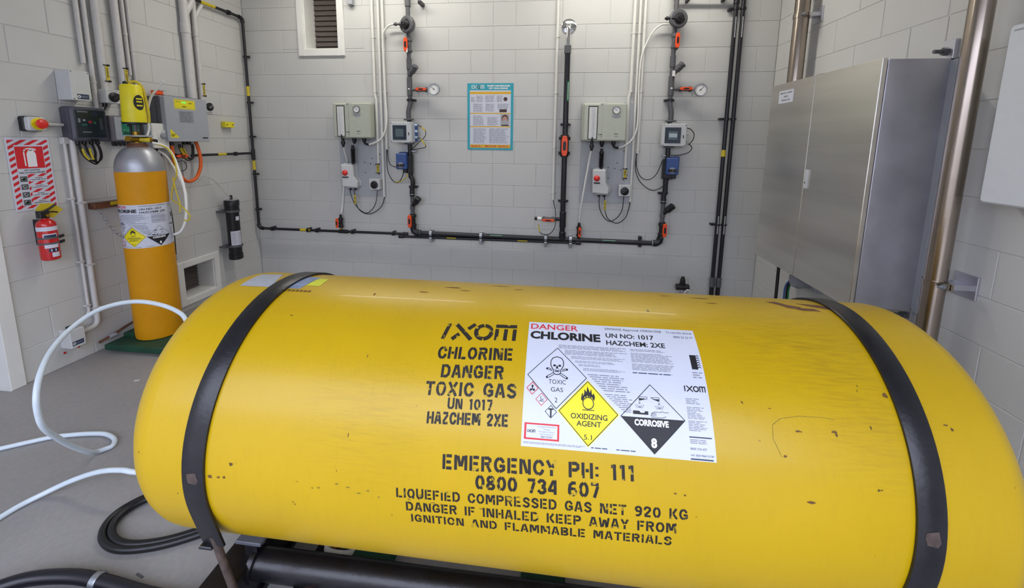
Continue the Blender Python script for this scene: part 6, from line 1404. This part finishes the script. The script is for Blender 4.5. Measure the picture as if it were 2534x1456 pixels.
# stainless pipes
def ss_pipe(u, r_, v0, v1, w, label, clamps, gu=None):
    rt = root('stainless_pipe', label, 'pipe', RW.p(u, v0, w))
    part(rt, 'tube', G().cyl(RW.p(u, v0, w), RW.p(u, v1, w), r_, 'ssp', 40))
    for v in clamps:
        k = part(rt, 'clamp', G().lathe(RW.p(u, v-.014, w), RW.V, [(0, r_+.0005), (0, r_+.004), (.028, r_+.004), (.028, r_+.0005)], 'ssp', 36).box(RW, u+r_*.8, u+r_+.035, v-.014, v+.014, w-.012, w-.002, 'ssp', c=.001).box(RW, u+r_*.8, u+r_+.035, v-.014, v+.014, w+.004, w+.010, 'ssp', c=.001))
        part(k, 'bolt', G().cyl(RW.p(u+r_+.02, v, w-.02), RW.p(u+r_+.02, v, w+.035), .006, 'galv', 8).cyl(RW.p(u+r_+.02, v, w+.010), RW.p(u+r_+.02, v, w+.022), .011, 'galv', 6))
        part(rt, 'wall_plate', G().box(RW, u-.03, u+.075, v-.05, v+.05, .001, .009, 'steels', c=.002).box(RW, u-.01, u+.06, v-.012, v+.012, .009, w-r_*.5, 'steels', c=.001))
    return rt
ss_pipe(.505, .047, 1.25, ZT, .10, 'polished stainless pipe rising from behind the steel cabinet near the corner', (2.29,))
ss_pipe(1.808, .0385, .0, ZT, .105, 'polished stainless pipe running full height between cabinet and white box', (.825, 2.7))
# cable stubs under the cabinet
g = G().cyl(RW.p(.66, .565, .15), RW.p(.66, .618, .15), .026, 'ssp', 20, c=.002).cyl(RW.p(.72, .575, .15), RW.p(.72, .618, .15), .024, 'brass', 20, c=.002)
st_ = solo('cabinet_gland', g, 'stainless cable gland under the left end of the steel cabinet', 'fitting')
cable([(.665, .57, .15), (.668, .45, .15), (.672, .30, .15), (.675, .0, .15)], .011, 'rubber', 'straight black cable dropping from the gland under the steel cabinet', fr=RW)
for d_, mm, lb in ((0, 'rubber', 'black cable'), (.014, 'blue', 'blue cable'), (-.012, 'inkgr', 'green cable')):
    cable([(.80, .50, .10+d_), (.775, .46, .12+d_), (.765, .42, .13+d_), (.762, .34, .13+d_), (.765, .02, .12+d_)], .006, mm, lb+' in the small bundle below the round grey fitting', fr=RW)
hf = root('round_fitting', 'round grey fitting on the wall below the steel cabinet', 'fitting', RW.p(.86, .44, .08))
part(hf, 'body', G().lathe(RW.p(.855, .505, .03), RW.W, [(0, .05), (.06, .055), (.085, .06), (.12, .05), (.13, .03)], 'dial2', 24)); part(hf, 'base', G().box(RW, .80, .93, .44, .585, .001, .05, 'mgrey', c=.004))
solo('small_plug', G().cyl(RW.p(1.56, .585, .18), RW.p(1.56, .612, .18), .02, 'rust', 12, c=.003).cyl(RW.p(1.56, .56, .18), RW.p(1.56, .585, .18), .013, 'dkgrey', 12), 'small brown plug under the right end of the steel cabinet', 'fitting')
# white box at the right edge
wbx = root('white_wall_box', 'white wall box cut off by the right edge of the picture', 'wall box', RW.p(2.0, 1.183, 0))
part(wbx, 'case', G().rbox(RW, 1.946, 2.7, 1.199, 1.848, .001, .12, 'lgrey2', r=.012, c=.006)); part(wbx, 'badge', G().box(RW, 1.965, 2.0, 1.825, 1.832, .12, .121, 'mgrey'))
